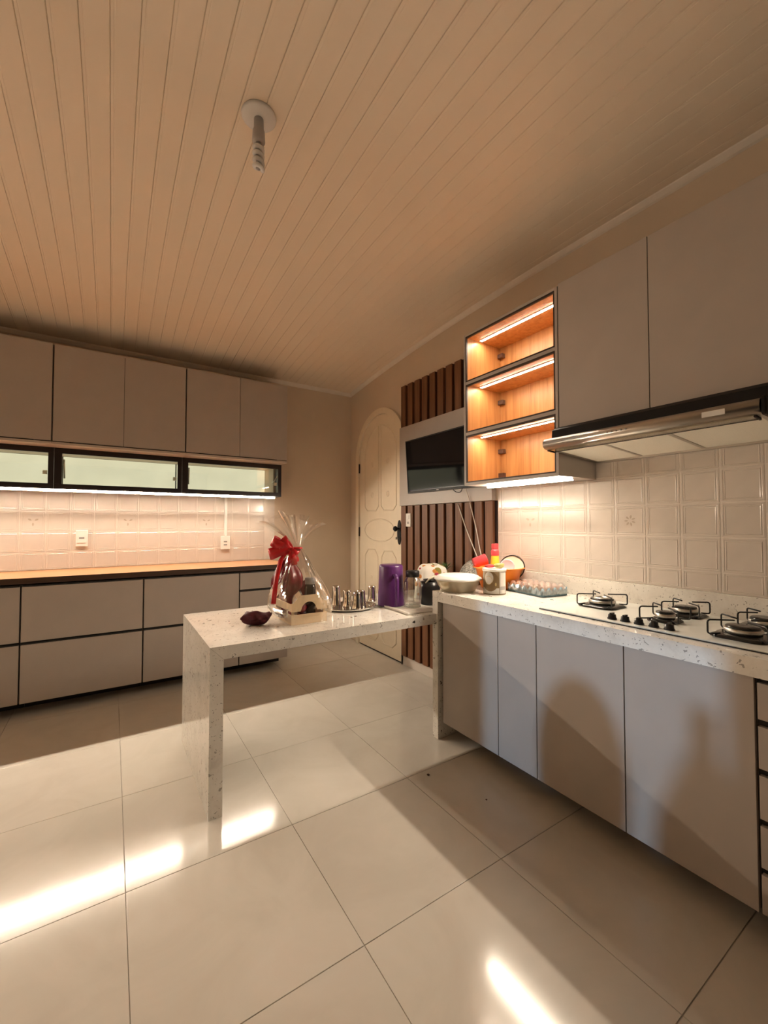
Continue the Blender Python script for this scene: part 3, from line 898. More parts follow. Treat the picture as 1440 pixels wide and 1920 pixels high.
for (a, b) in ((IY0, IY0 + 0.006), (IY1 - 0.006, IY1)):
    box('side_lining', 'wood_shelf', su, UX + 0.012, XR - 0.0205, a, b, SZ0 + 0.019, SZ1 - 0.017)
box('top_lining', 'wood_shelf', su, UX + 0.012, XR - 0.0205, IY0 + 0.0062, IY1 - 0.0062, SZ1 - 0.022, SZ1 - 0.017)
box('bottom_lining', 'wood_shelf', su, UX + 0.012, XR - 0.0205, IY0 + 0.0062, IY1 - 0.0062, SZ0 + 0.0185, SZ0 + 0.024)
for zz in (1.905, 2.245):
    s_ = box('shelf', 'wood_shelf', su, UX + 0.012, XR - 0.0205, IY0 + 0.0062, IY1 - 0.0062, zz, zz + 0.018)
    box('shelf_edge', 'laminate', s_, UX + 0.001, UX + 0.0118, IY0, IY1, zz - 0.001, zz + 0.019, 0.001)
for k, (z0, z1) in enumerate(((1.590, 1.904), (1.924, 2.244), (2.264, 2.570))):
    for (a, b, c, d) in ((IY0, IY1, z0, z0 + 0.008), (IY0, IY1, z1 - 0.012, z1), (IY0, IY0 + 0.008, z0 + 0.008, z1 - 0.012), (IY1 - 0.008, IY1, z0 + 0.008, z1 - 0.012)):
        box('dark_edging', 'edging', su, UX + 0.0005, UX + 0.0118, a, b, c, d)
for zz in (2.485, 2.155, 1.810, 1.643):
    box('hanging_bracket', 'bracket', su, XR - 0.050, XR - 0.0205, IY1 - 0.050, IY1 - 0.0065, zz, zz + 0.030, 0.002)
for z1, nm in ((1.9045, 'lowest'), (2.2445, 'middle'), (2.5635, 'top')):
    led_bar('y', IY0 + 0.02, IY1 - 0.028, (2.086, z1 - 0.0055), 0.0, 0.018, 'led_shelf', 'glowing light strip inside the %s lit shelf compartment' % nm)
led_bar('y', SY0 + 0.012, SY1 - 0.07, (2.112, SZ0 - 0.0095), 0.88, 0.013, 'led_right', 'glowing light strip under the wall shelf unit')

# ------------------------------------------------------------------ stove hood
hdd = thing('stove_hood', (2.1, 0.92, 1.67), 'slim stainless stove hood with pale filters under the cupboards', 'stove hood')
HY0, HY1 = 0.486, 1.336
def hz(x): return 1.7005 - (x - 1.87) * 0.0735
def sloped(name, mat, x0, x1, y0, y1, d0, d1):
    b_ = MB().box(x0, x1, y0, y1, 0, 1)
    for q in b_.v: q.z = hz(q.x) + (d0 if q.z < 0.5 else d1)
    return b_.build(name, mat, hdd)
box('body', 'black_matt', hdd, 1.935, XR - 0.0055, HY0, HY1, 1.706, 1.8185, 0.003)
MB().extrude([(1.936, 1.8185), (1.905, 1.800), (1.900, 1.752), (1.936, 1.742)], 1, HY0, HY1).build('black_front', 'black_matt', hdd)
vp = [(1.905, 1.7515), (1.868, 1.753), (1.848, 1.748), (1.836, 1.736), (1.833, 1.720), (1.838, 1.708), (1.850, 1.700), (1.866, 1.6965), (1.866, 1.7015), (1.854, 1.705), (1.845, 1.712), (1.840, 1.722), (1.843, 1.734), (1.852, 1.742), (1.870, 1.746), (1.905, 1.745)]
MB().extrude(vp, 1, HY0 + 0.004, HY1 + 0.006, True).build('visor', 'hood_steel', hdd)
sloped('clear_visor', 'acrylic', 1.8665, 1.918, HY0 + 0.03, HY1 - 0.004, -0.0075, -0.0045)
sloped('visor_edge', 'black_matt', 1.9182, 1.9212, HY0 + 0.03, HY1 - 0.004, -0.0085, -0.0035)
for y in (HY0 + 0.022, HY1 - 0.004):
    sloped('visor_bracket', 'black_matt', 1.866, 1.922, y, y + 0.006, -0.011, -0.0025)
box('end_cap', 'black_matt', hdd, 1.838, 1.934, HY0 - 0.012, HY0 + 0.0035, 1.690, 1.756, 0.012)
fy = [HY1 - 0.010, 1.085, 0.812, HY0 + 0.012]
for a, b in zip(fy[1:], fy[:-1]):
    sloped('filter', 'filter_cloth', 1.868, 2.292, a + 0.008, b - 0.008, 0.0, 0.004)
for y in fy[1:-1]: sloped('filter_bar', 'hood_steel', 1.868, 2.292, y - 0.0078, y + 0.0078, -0.002, 0.004)
box('back_rail', 'hood_steel', hdd, 2.2925, 2.3165, HY0, HY1, 1.661, 1.7055, 0.002)
for (y0, y1) in ((HY1 - 0.0175, HY1 - 0.001), (HY0, HY0 + 0.0195)):
    b_ = MB().box(1.868, 2.292, y0, y1, 0, 1)
    for q in b_.v: q.z = hz(q.x) - 0.003 if q.z < 0.5 else 1.7055
    b_.build('side_rail', 'hood_steel', hdd)
box('front_rail', 'hood_steel', hdd, 1.8665, 1.934, HY0 + 0.02, HY1 - 0.018, 1.7075, 1.741)
stk = MB().box(1.8322, 1.8334, 0.585, 0.655, 1.712, 1.732).build('sticker', 'paper_white', hdd)
for k in range(5):
    b_ = MB().lathe([(0.0, 0.003), (0.004, 0.003), (0.0045, 0.0)], seg=12)
    for q in b_.v: q.x, q.y, q.z = 1.8332 - q.z, 0.93 + k * 0.02 + q.x, 1.724 + q.y
    b_.build('button', 'plastic_grey', hdd)

# ------------------------------------------------------------------ cooktop
ck = thing('cooktop', (2.0, 0.87, 0.9), 'white glass five-burner gas cooktop set on the stone counter', 'cooktop')
GZ = 0.9085
box('glass_plate', 'white_glass', ck, 1.768, 2.262, 0.405, 1.322, 0.9004, GZ, 0.002)
box('seal', 'black_satin', ck, 1.7655, 1.7678, 0.405, 1.322, 0.9003, 0.9045)
def burner(cx, cy, s, ring=False):
    b = MB().lathe([(0.0, 0.0002), (0.098 * s, 0.0002), (0.100 * s, 0.003), (0.085 * s, 0.010), (0.06 * s, 0.014), (0.0, 0.014)], cx, cy, GZ, 36, fn=lambda a, z: 1 + 0.10 * cos(4 * (a - PI / 4)))
    bo = b.build('burner', 'black_enamel', ck, org=(cx, cy, GZ))
    MB().lathe([(0.0, 0.0142), (0.056 * s, 0.0142), (0.060 * s, 0.022), (0.060 * s, 0.030), (0.054 * s, 0.033), (0.0, 0.033)], cx, cy, GZ, 36, fn=lambda a, z: 1 + (0.012 * (1 if int(a / (2 * PI) * 36) % 2 else -1))).build('flame_ring', 'alu_burner', bo)
    MB().lathe([(0.0, 0.0332), (0.052 * s, 0.0332), (0.054 * s, 0.037), (0.050 * s, 0.041), (0.02 * s, 0.0415), (0.0, 0.040)], cx, cy, GZ, 32).build('burner_cap', 'black_enamel', bo)
    if ring:
        MB().lathe([(0.022 * s, 0.0416), (0.024 * s, 0.0450), (0.036 * s, 0.0450), (0.038 * s, 0.0416)], cx, cy, GZ, 28).build('inner_ring', 'alu_burner', bo)
    R_ = 0.118 if s > 0.9 else 0.100
    for k in range(4):
        a = PI / 4 + k * PI / 2 + 0.08
        d = Vector((cos(a), sin(a), 0)); c0 = Vector((cx, cy, GZ))
        pts = [c0 + d * (0.080 * s) + Vector((0, 0, 0.012)), c0 + d * (R_ - 0.008) + Vector((0, 0, 0.010))]
        for q in range(5):
            t = q / 4 * PI / 2
            pts.append(c0 + d * (R_ - 0.008 + 0.008 * sin(t)) + Vector((0, 0, 0.018 - 0.008 * cos(t))))
        for q in range(5):
            t = q / 4 * PI / 2
            pts.append(c0 + d * (R_ - 0.010 + 0.010 * cos(t)) + Vector((0, 0, 0.050 + 0.010 * sin(t))))
        pts.append(c0 + d * 0.028 + Vector((0, 0, 0.060)))
        MB().tube(pts, 0.0031, 6).build('grate_arm', 'black_satin', bo)
burner(2.055, 1.170, 1.0, True)
burner(1.965, 0.848, 0.62)
burner(2.165, 0.850, 0.80)
burner(1.925, 0.575, 0.95)
burner(2.165, 0.575, 0.90)
for k, y in enumerate((0.992, 0.937, 0.882, 0.826, 0.770)):
    k_ = MB().lathe([(0.0, 0.0), (0.019, 0.0), (0.019, 0.004), (0.0165, 0.006), (0.015, 0.020), (0.0, 0.021)], 1.818, y, GZ, 20)
    k_.box(1.806, 1.830, y - 0.005, y + 0.005, GZ + 0.020, GZ + 0.027, 0.001)
    k_.build('knob', 'black_satin', ck)

# ------------------------------------------------------------------ ceiling lamp
LX, LY = 0.482, 1.690; LZ = zc(LY)
cl = thing('ceiling_lamp', (LX, LY, LZ), 'unlit white ceiling lamp with a bare spiral bulb', 'lamp')
MB().lathe([(0.0, 0.0), (0.068, 0.0), (0.070, -0.006), (0.064, -0.013), (0.030, -0.017), (0.0, -0.018)], LX, LY, LZ - 0.0005, 36).build('canopy', 'lamp_white', cl)
MB().lathe([(0.0, -0.018), (0.019, -0.018), (0.020, -0.060), (0.024, -0.068), (0.026, -0.110), (0.020, -0.118), (0.0, -0.118)], LX, LY, LZ, 24).build('socket', 'lamp_dim', cl)
sp = []
for i in range(97):
    t = i / 96
    a = t * 2 * PI * 4
    sp.append((LX + 0.0165 * cos(a), LY + 0.0165 * sin(a), LZ - 0.124 - 0.105 * t))
MB().tube(sp, 0.0085, 8).build('spiral_bulb', 'lamp_white', cl)
MB().lathe([(0.0, -0.118), (0.012, -0.118), (0.010, -0.225), (0.0, -0.232)], LX, LY, LZ, 14).build('bulb_core', 'lamp_dim', cl)

# ------------------------------------------------------------------ things on the stone table
TT = TZ + 0.0003
# burgundy pouch
def lump(cx, cy, cz, sx, sy, sz, seed, amp=0.12, nu=26, nv=14, sq=0.7):
    v = []; f = []
    for i in range(nv + 1):
        ph = -PI / 2 + PI * i / nv
        for j in range(nu):
            th = 2 * PI * j / nu
            d = Vector((cos(ph) * cos(th), cos(ph) * sin(th), sin(ph)))
            d = Vector([math.copysign(abs(c) ** sq, c) for c in d])
            k = 1 + amp * noise.noise(d * 1.7 + Vector((seed, seed * 2.1, 0))) * 2 + amp * 0.5 * noise.noise(d * 4.5 + Vector((seed * 3, 0, 0)))
            p = Vector((d.x * sx, d.y * sy, d.z * sz)) * k
            v.append((cx + p.x, cy + p.y, max(cz, cz + sz + p.z)))
    for i in range(nv):
        for j in range(nu):
            l = (j + 1) % nu
            f.append((i * nu + j, i * nu + l, (i + 1) * nu + l, (i + 1) * nu + j))
    return MB().add(v, f, True)
po = MB()
nu, nv = 15, 11
def pouch(u, v_, top):
    x = (u - 0.5); y = (v_ - 0.5)
    ex = 1 - abs(2 * x) ** 3; ey = 1 - abs(2 * y) ** 3
    h = 0.030 * (max(ex, 0) ** .35) * (max(ey, 0) ** .45)
    fold = 0.012 * (1 - abs(2 * x)) * cos(7 * y + 4 * x) + 0.010 * noise.noise(Vector((u * 3, v_ * 3, 1)))
    px = x * 0.150 * (1 - 0.16 * (1 - abs(2 * y)) * (1 if x > 0 else 0.3)) ; py = y * 0.100 * (1 - 0.22 * (1 - abs(2 * x)))
    lift = 0.016 * abs(2 * x) ** 2 + 0.012 * (2 * y) ** 2 * (1 if y > 0 else 0.4)
    return px, py, (0.030 + h + fold * ex + lift) if top else max(0.0, 0.030 - h + lift * 0.4)
vv = []; ff = []
for top_ in (1, 0):
    for i in range(nv + 1):
        for j in range(nu + 1): vv.append(pouch(j / nu, i / nv, top_))
N1 = (nu + 1) * (nv + 1)
for i in range(nv):
    for j in range(nu):
        a = i * (nu + 1) + j; q = (a, a + 1, a + nu + 2, a + nu + 1)
        ff.append(q); ff.append(tuple(N1 + k for k in q[::-1]))
bd = [j for j in range(nu)] + [nu + i * (nu + 1) for i in range(nv)] + [nv * (nu + 1) + nu - j for j in range(nu)] + [(nv - i) * (nu + 1) for i in range(nv)]
for a, b in zip(bd, bd[1:] + bd[:1]): ff.append((a, b, N1 + b, N1 + a))
PX, PY = 0.676, 2.335
po.add([(PX + a, PY + b, TT + c) for a, b, c in vv], ff, True).rot(-0.5, PX, PY)
tag(po.build('cloth_pouch', 'maroon_cloth', org=(PX, PY, TT)), 'small burgundy folded cloth pouch at the front of the stone table', 'pouch')

# gift crate with arched handle boards
KX0, KX1, KY0, KY1 = 0.828, 1.040, 2.205, 2.500
kx, ky_ = (KX0 + KX1) / 2, (KY0 + KY1) / 2
cr = thing('gift_crate', (kx, ky_, TT), 'pale pine gift crate with arched board on the stone table', 'crate')
def handle_board(y0, y1):
    w0, w1 = KX0, KX1; zc0, ze, zm = TT + 0.072, TT + 0.117, TT + 0.158
    P_ = []
    cxm = (w0 + w1) / 2
    P_.append((w0, zc0))
    for i in range(13):      # arched cut-out in the lower edge
        a = PI - PI * i / 12
        P_.append((cxm - 0.002 + 0.047 * cos(a), zc0 + 0.050 * sin(a)))
    P_.append((w1, zc0)); P_.append((w1, ze))
    for i in range(9):
        t = i / 8; P_.append((w1 - 0.005 - t * 0.055, ze + (zm - ze) * (0.5 - 0.5 * cos(PI * t))))
    for i in range(9):
        t = i / 8; P_.append((w0 + 0.060 - t * 0.055, ze + (zm - ze) * (0.5 + 0.5 * cos(PI * t))))
    P_.append((w0, ze))
    n = len(P_)
    me = MB()
    # split the outline into quads top to bottom so that the cut-out stays open
    lower = P_[0:15]; upper = P_[15:][::-1]
    def samp(L, x):
        for (a, b) in zip(L[:-1], L[1:]):
            if a[0] - 1e-9 <= x <= b[0] + 1e-9:
                t = 0 if b[0] == a[0] else (x - a[0]) / (b[0] - a[0]); return a[1] + (b[1] - a[1]) * t
        return L[-1][1]
    xs = sorted(set([round(w0 + (w1 - w0) * i / 40, 5) for i in range(41)]))
    v = []; f = []
    for x in xs:
        zl, zu = samp(lower, x), samp(upper, x)
        v += [(x, y0, zl), (x, y0, zu), (x, y1, zl), (x, y1, zu)]
    for i in range(len(xs) - 1):
        a = 4 * i; b = a + 4
        f += [(a, b, b + 1, a + 1), (a + 2, a + 3, b + 3, b + 2), (a + 1, b + 1, b + 3, a + 3), (a, a + 2, b + 2, b)]
    m_ = 4 * (len(xs) - 1)
    f += [(0, 1, 3, 2), (m_, m_ + 2, m_ + 3, m_ + 1)]
    me.add(v, f).build('handle_board', 'pine', cr)
handle_board(KY0, KY0 + 0.008); handle_board(KY1 - 0.008, KY1)
for y in (KY0, KY1 - 0.008): box('end_slat', 'pine', cr, KX0, KX1, y, y + 0.008, TT, TT + 0.054, 0.001)
for x in (KX0, KX1 - 0.007):
    for (z0, z1) in ((0.0, 0.054), (0.072, 0.112)):
        box('side_slat', 'pine', cr, x, x + 0.007, KY0 + 0.0082, KY1 - 0.0082, TT + z0, TT + z1, 0.001)
for x in (KX0 + 0.0072, KX1 - 0.0192):
    for y in (KY0 + 0.0082, KY1 - 0.0202): box('corner_post', 'pine', cr, x, x + 0.012, y, y + 0.012, TT, TT + 0.112)
box('floor_board', 'pine', cr, KX0 + 0.0075, KX1 - 0.0075, KY0 + 0.0085, KY1 - 0.0085, TT + 0.0005, TT + 0.008)

# contents
def sheet_cone(cx, cy, z0, h, r0, r1, seed, n=40, m=14, lean=(0, 0)):
    v = []; f = []
    for i in range(m + 1):
        t = i / m
        for j in range(n):
            a = 2 * PI * j / n
            k = 1 + (0.22 * noise.noise(Vector((cos(a) * 2 + seed, sin(a) * 2, t * 1.5))) + 0.10 * sin(9 * a + seed)) * (0.4 + t * 0.6)
            g = min(1.0, max(0.0, (t * h - 0.105) / 0.07)); g = g * g * (3 - 2 * g)
            r = (r0 + (r1 - r0) * g) * k * (1 if t < 0.6 else 1 - ((t - 0.6) / 0.4) ** 1.7 * 0.80)
            v.append((cx + lean[0] * t + r * cos(a), cy + lean[1] * t + r * sin(a), z0 + h * t + 0.012 * noise.noise(Vector((a, t * 5, seed)))))
    for i in range(m):
        for j in range(n):
            l = (j + 1) % n; f.append((i * n + j, i * n + l, (i + 1) * n + l, (i + 1) * n + j))
    f.append(tuple(range(n))[::-1]); f.append(tuple(m * n + j for j in range(n)))
    return MB().add(v, f, True)
CZ = TT + 0.0085
o = sheet_cone(0.880, 2.425, CZ + 0.0, 0.345, 0.032, 0.088, 3.1, lean=(0.0, -0.02)).build('wrapped_gift', 'maroon_gloss', org=(0.880, 2.425, CZ))
tag(o, 'tall dark red wrapped gift at the left in the crate', 'gift')
o = sheet_cone(0.992, 2.385, CZ, 0.215, 0.026, 0.056, 7.7, lean=(0.0, -0.01)).build('wrapped_gift', 'maroon_gloss', org=(0.992, 2.385, CZ))
tag(o, 'shorter dark red wrapped gift at the right in the crate', 'gift')
jr = thing('dark_jar', (0.968, 2.278, CZ), 'dark jar with a greyish lid in the middle of the gift crate', 'jar')
MB().lathe([(0, 0), (0.030, 0), (0.032, 0.010), (0.032, 0.185), (0.026, 0.200), (0, 0.200)], 0.968, 2.278, CZ, 28).build('glass_body', 'dark_glass', jr)
MB().lathe([(0, 0.2005), (0.030, 0.2005), (0.030, 0.235), (0, 0.237)], 0.968, 2.278, CZ, 28).build('lid', 'plastic_grey', jr)
o = MB().lathe([(0.033 * sin(PI * i / 14), 0.033 - 0.033 * cos(PI * i / 14)) for i in range(15)], 0.902, 2.252, CZ + 0.042, 24).build('red_bauble', 'maroon_gloss', org=(0.902, 2.252, CZ))
tag(o, 'shiny dark red ball behind the arched cut-out of the crate', 'ball')
o = MB().lathe([(0.0, 0.0), (0.022, 0.0), (0.024, 0.006), (0.024, 0.036), (0.022, 0.041), (0.0, 0.0415)], 0.902, 2.252, CZ, 20).build('round_tin', 'maroon_gloss', org=(0.902, 2.252, CZ))
tag(o, 'small dark red round tin under the ball in the crate', 'tin')
sh = MB().box(0.852, 0.898, 2.268, 2.2695, CZ + 0.070, CZ + 0.120)
o = MB().add([(0.866, 2.258, CZ), (0.912, 2.252, CZ), (0.912, 2.256, CZ + 0.125), (0.866, 2.262, CZ + 0.125), (0.866, 2.2595, CZ), (0.912, 2.2535, CZ), (0.912, 2.2575, CZ + 0.125), (0.866, 2.2635, CZ + 0.125)], [(0, 1, 2, 3), (4, 7, 6, 5), (0, 4, 5, 1), (1, 5, 6, 2), (2, 6, 7, 3), (3, 7, 4, 0)]).build('gift_card', 'paper_white', org=(0.89, 2.257, CZ))
tag(o, 'small white card standing in the gift crate', 'card')

# cellophane wrap: bag, neck and flared pleated top
cw = thing('cellophane_wrap', (kx, ky_, TT), 'clear shiny cellophane gathered over the gift crate with a flared top', 'wrapping')
NXc, NYc, NZc = 0.920, 2.361, 1.185
def bag(n=96, m=26):
    v = []; f = []
    for i in range(m + 1):
        t = i / m
        z = TT + 0.001 + (NZc - TT) * t
        w_ = 1 - t
        bulge = 1.0 + 0.16 * sin(PI * min(1, t * 1.5)) 
        sh_ = (1 - t ** 1.7) ** 0.9
        hx, hy = (0.134 * bulge) * sh_ + 0.018, (0.176 * bulge) * sh_ + 0.018
        cx = kx + (NXc - kx) * t; cy = ky_ + (NYc - ky_) * t
        for j in range(n):
            a = 2 * PI * j / n
            e = 0.55 + 0.45 * t
            cxx = math.copysign(abs(cos(a)) ** e, cos(a)); syy = math.copysign(abs(sin(a)) ** e, sin(a))
            amp = 0.010 + 0.05 * t
            k = 1 + amp * (1 - 0.6 * t) * (abs(((a * 13 / (2 * PI)) % 1) - 0.5) * 4 - 1) + 0.06 * noise.noise(Vector((cos(a) * 2.5, sin(a) * 2.5, t * 3)))
            v.append((cx + hx * cxx * k, cy + hy * syy * k, z))
    for i in range(m):
        for j in range(n):
            l = (j + 1) % n; f.append((i * n + j, i * n + l, (i + 1) * n + l, (i + 1) * n + j))
    return MB().add(v, f, False)
bag().build('bag', 'cellophane', cw)
def flare(n=84, m=8):
    v = []; f = []
    for i in range(m + 1):
        t = i / m
        for j in range(n):
            a = 2 * PI * j / n
            zig = abs(((a * 14 / (2 * PI)) % 1) - 0.5) * 4 - 1
            r = 0.016 + t ** 1.15 * (0.125 + 0.030 * noise.noise(Vector((cos(a) * 1.5, sin(a) * 1.5, 4)))) * (1 + 0.20 * zig)
            r *= (1 + 0.22 * abs(cos(a + 0.55)) ** 2)
            h = t * (0.190 + 0.05 * noise.noise(Vector((cos(a) * 2, sin(a) * 2, 9)))) * (1.0 - 0.30 * abs(cos(a + 0.55)) ** 2 * t)
            v.append((NXc + r * cos(a) - 0.040 * t, NYc + r * sin(a) + 0.026 * t, NZc + h))
    for i in range(m):
        for j in range(n):
            l = (j + 1) % n; f.append((i * n + j, i * n + l, (i + 1) * n + l, (i + 1) * n + j))
    return MB().add(v, f, False)
flare().build('flared_top', 'cellophane', cw)
# folded silver flap of the wrap on the near left side of the crate
fl = MB()
fl.ribbon([(0.792, 2.505, TT + 0.070), (0.790, 2.40, TT + 0.050), (0.795, 2.29, TT + 0.052), (0.806, 2.205, TT + 0.070)], (0.25, 0, 1), [0.018, 0.030, 0.040, 0.045], 0.003)
fl.build('folded_flap', 'silver_foil', cw)

# bow
RX = Vector((cos(0.575), -sin(0.575), 0))        # across the view
FR = Vector((-sin(0.575) * 1, -cos(0.575), 0))   # towards the viewer
bw = thing('ribbon_bow', (NXc, NYc, NZc), 'large shiny red ribbon bow tied round the cellophane neck', 'bow')
B0 = Vector((NXc, NYc, NZc - 0.018)) + FR * 0.035 - RX * 0.030
def loop(dx, dz, ln, wd, tilt, name='loop'):
    d = (RX * dx + Vector((0, 0, dz))).normalized(); up = Vector((0, 0, 1)) * abs(dx) + RX * (-dz)
    pts = []
    for i in range(25):
        a = 2 * PI * i / 24
        pts.append(B0 + d * (ln * (0.5 - 0.5 * cos(a))) + FR * (0.026 * sin(a)) + up * 0.006 * sin(2 * a) + Vector((0, 0, tilt * (0.5 - 0.5 * cos(a)))))
    ws = [wd * (0.55 + 0.45 * (0.5 - 0.5 * cos(2 * PI * i / 24))) for i in range(25)]
    MB().ribbon(pts, tuple(d.cross(FR)), ws).build(name, 'red_ribbon', bw)
loop(-0.9, 0.45, 0.120, 0.060, 0.0)
loop(-1.0, -0.20, 0.125, 0.062, 0.0)
loop(-0.6, 0.85, 0.085, 0.050, 0.0)
loop(0.25, -0.9, 0.075, 0.050, 0.0)
loop(0.65, -0.35, 0.050, 0.045, 0.0)
MB().lathe([(0.0, -0.016), (0.016, -0.013), (0.020, 0.0), (0.016, 0.013), (0.0, 0.016)], B0.x, B0.y, B0.z, 16).build('knot', 'red_ribbon', bw)
b1 = B0 - RX * 0.02
MB().ribbon([b1, b1 - RX * 0.030 + FR * 0.035 + Vector((0, 0, -0.06)), b1 - RX * 0.040 + FR * 0.092 + Vector((0, 0, -0.16)), b1 - RX * 0.046 + FR * 0.125 + Vector((0, 0, -0.29))], tuple(RX), 0.026).build('tail', 'red_ribbon', bw)
MB().ribbon([B0, B0 + RX * 0.018 + FR * 0.02 + Vector((0, 0, -0.035)), B0 + RX * 0.030 + FR * 0.035 + Vector((0, 0, -0.085))], tuple(RX), 0.034).build('tail', 'red_ribbon', bw)
MB().tube([(NXc + 0.026 * cos(2 * PI * i / 16), NYc + 0.026 * sin(2 * PI * i / 16), NZc - 0.010) for i in range(16)], 0.006, 6, True).build('band', 'red_ribbon', bw)

# silver tray with upturned steel cups
tr = thing('serving_tray', (1.315, 2.455, TT), 'oval silver tray with scalloped rim under the steel cups', 'tray')
MB().lathe([(0.0, 0.010), (0.9, 0.010), (0.95, 0.012), (1.0, 0.020), (1.02, 0.0195), (0.96, 0.0085), (0.9, 0.0065), (0.35, 0.0065), (0.33, 0.0005), (0.30, 0.0005), (0.29, 0.006), (0, 0.006)], 1.315, 2.455, TT, 64, sx=0.182, sy=0.150, fn=lambda a, z: 1 + (0.022 * cos(20 * a) if z > 0.011 else 0)).rot(-0.26, 1.315, 2.455).build('plate', 'silver_foil', tr)
cup_prof = [(0.0, 0.105), (0.021, 0.105), (0.0245, 0.102), (0.026, 0.096), (0.030, 0.045), (0.0335, 0.003), (0.035, 0.0), (0.0325, 0.0), (0.029, 0.045), (0.024, 0.098), (0.0, 0.100)]
CT = TT + 0.0105
cup_me = MB().lathe(cup_prof, seg=28).mesh('steel_cup', 'steel_mirror')
tall_me = MB().lathe([(r, z * 1.22) for r, z in cup_prof], seg=28).mesh('steel_cup', 'steel_mirror')
for (x, y, z, me, lb) in ((1.276, 2.560, CT, tall_me, 'tall upturned steel cup at the left on the silver tray'),
                      (1.318, 2.480, CT, cup_me, 'upturned steel cup in the middle left on the silver tray'),
                      (1.338, 2.383, CT, cup_me, 'upturned steel cup at the very front of the silver tray'),
                      (1.396, 2.432, CT, cup_me, 'upturned steel cup behind the front cup on the silver tray'),
                      (1.591, 2.612, TT, cup_me, 'single upturned steel cup standing beside the purple jug')):
    tag(inst('steel_cup', me, None, (x, y, z)), lb, 'cup', 'upturned steel cups')
# clear glass knob-like stopper at the tray end
o = MB().lathe([(0, 0.0), (0.018, 0.0), (0.022, 0.006), (0.016, 0.012), (0.024, 0.022), (0.027, 0.034), (0.020, 0.046), (0.0, 0.050)], 1.448, 2.392, TT + 0.0108, 14, smooth=False).build('glass_stopper', 'jar_glass', org=(1.448, 2.392, TT))
tag(o, 'clear faceted glass stopper on the right end of the silver tray', 'stopper')

# dish towel under jug and jar
tw = MB(); v = []; f = []
n1, n2 = 16, 18
for i in range(n1 + 1):
    for j in range(n2 + 1):
        u, t = i / n1, j / n2
        x = 1.512 + 0.262 * u; y = 2.066 + 0.400 * t
        edge = 0.013 * math.exp(-((u - 0.03) / 0.055) ** 2)
        z = TT + 0.0045 + edge + 0.0012 * noise.noise(Vector((u * 7, t * 7, 2)))
        v.append((x + 0.010 * sin(3 * t), y + 0.010 * sin(4 * u), z))
n0 = len(v)
v += [(a, b, TT) for a, b, c in v]
for i in range(n1):
    for j in range(n2):
        a = i * (n2 + 1) + j; q = (a, a + 1, a + n2 + 2, a + n2 + 1)
        f.append(q); f.append(tuple(n0 + k for k in q[::-1]))
bd = [j for j in range(n2)] + [n2 + i * (n2 + 1) for i in range(n1)] + [n1 * (n2 + 1) + n2 - j for j in range(n2)] + [(n1 - i) * (n2 + 1) for i in range(n1)]
for a, b in zip(bd, bd[1:] + bd[:1]): f.append((a, b, n0 + b, n0 + a))
tw.add(v, f, True)
tag(tw.build('dish_towel', 'towel', org=(1.68, 2.27, TT)), 'pale folded dish towel under the purple jug and glass jar', 'towel')

# purple jug standing upside down
TW = TT + 0.0065
JX, JY = 1.602, 2.382
jg = thing('purple_jug', (JX, JY, TW), 'purple plastic jug turned upside down on the dish towel', 'jug')
MB().lathe([(0.0, 0.272), (0.070, 0.272), (0.078, 0.268), (0.081, 0.258), (0.084, 0.15), (0.090, 0.006), (0.092, 0.0), (0.088, 0.0), (0.080, 0.15), (0.076, 0.262), (0.0, 0.266)], JX, JY, TW, 40).build('body', 'purple_plastic', jg)
vd = Vector((JX, JY, 0)).normalized(); sd = Vector((vd.y, -vd.x, 0))
ha = (-vd * 0.95 + sd * 0.30).normalized()
hb = Vector((JX, JY, TW))
pts = []
for t in range(9):
    a = PI / 2 * t / 8
    pts.append(hb + ha * (0.078 + 0.050 * sin(a)) + Vector((0, 0, 0.185 + 0.025 * cos(a))))
pts += [hb + ha * 0.130 + Vector((0, 0, 0.12)), hb + ha * 0.128 + Vector((0, 0, 0.055)), hb + ha * 0.124 + Vector((0, 0, 0.012))]
MB().ribbon(pts, tuple(ha.cross(Vector((0, 0, 1)))), 0.024, 0.013).build('handle', 'purple_plastic', jg)
sp_ = MB(); tri = [hb + ha * 0.080 + sd * 0.0, hb + ha * 0.126]
wdir = ha.cross(Vector((0, 0, 1)))
q0 = [hb + ha * 0.082 + wdir * 0.040, hb + ha * 0.122, hb + ha * 0.082 - wdir * 0.040]
q1 = [hb + ha * 0.082 + wdir * 0.030 + Vector((0, 0, 0.125)), hb + ha * 0.092 + Vector((0, 0, 0.125)), hb + ha * 0.082 - wdir * 0.030 + Vector((0, 0, 0.125))]
# (the lip of the upturned spout is on the far side, hidden)

# ribbed glass jar with black lid
GX, GYj = 1.681, 2.243
gj = thing('glass_jar', (GX, GYj, TW), 'ribbed clear glass jar with a black lid on the dish towel', 'jar')
MB().lathe([(0.0, 0.003), (0.052, 0.003), (0.058, 0.010), (0.060, 0.05), (0.062, 0.12), (0.058, 0.160), (0.046, 0.188), (0.040, 0.194), (0.040, 0.204)], GX, GYj, TW, 72, fn=lambda a, z: 1 + (0.022 * cos(12 * a) if 0.02 < z < 0.18 else 0)).build('glass_body', 'jar_glass', gj)
MB().lathe([(0.0, 0.238), (0.043, 0.238), (0.046, 0.234), (0.046, 0.200), (0.043, 0.198), (0.0, 0.205)], GX, GYj, TW, 32).build('lid', 'black_satin', gj)
MB().tube([(GX + 0.052 * cos(2 * PI * i / 24), GYj + 0.052 * sin(2 * PI * i / 24), TW + 0.005) for i in range(24)], 0.005, 8, True).build('base_ring', 'jar_glass', gj)

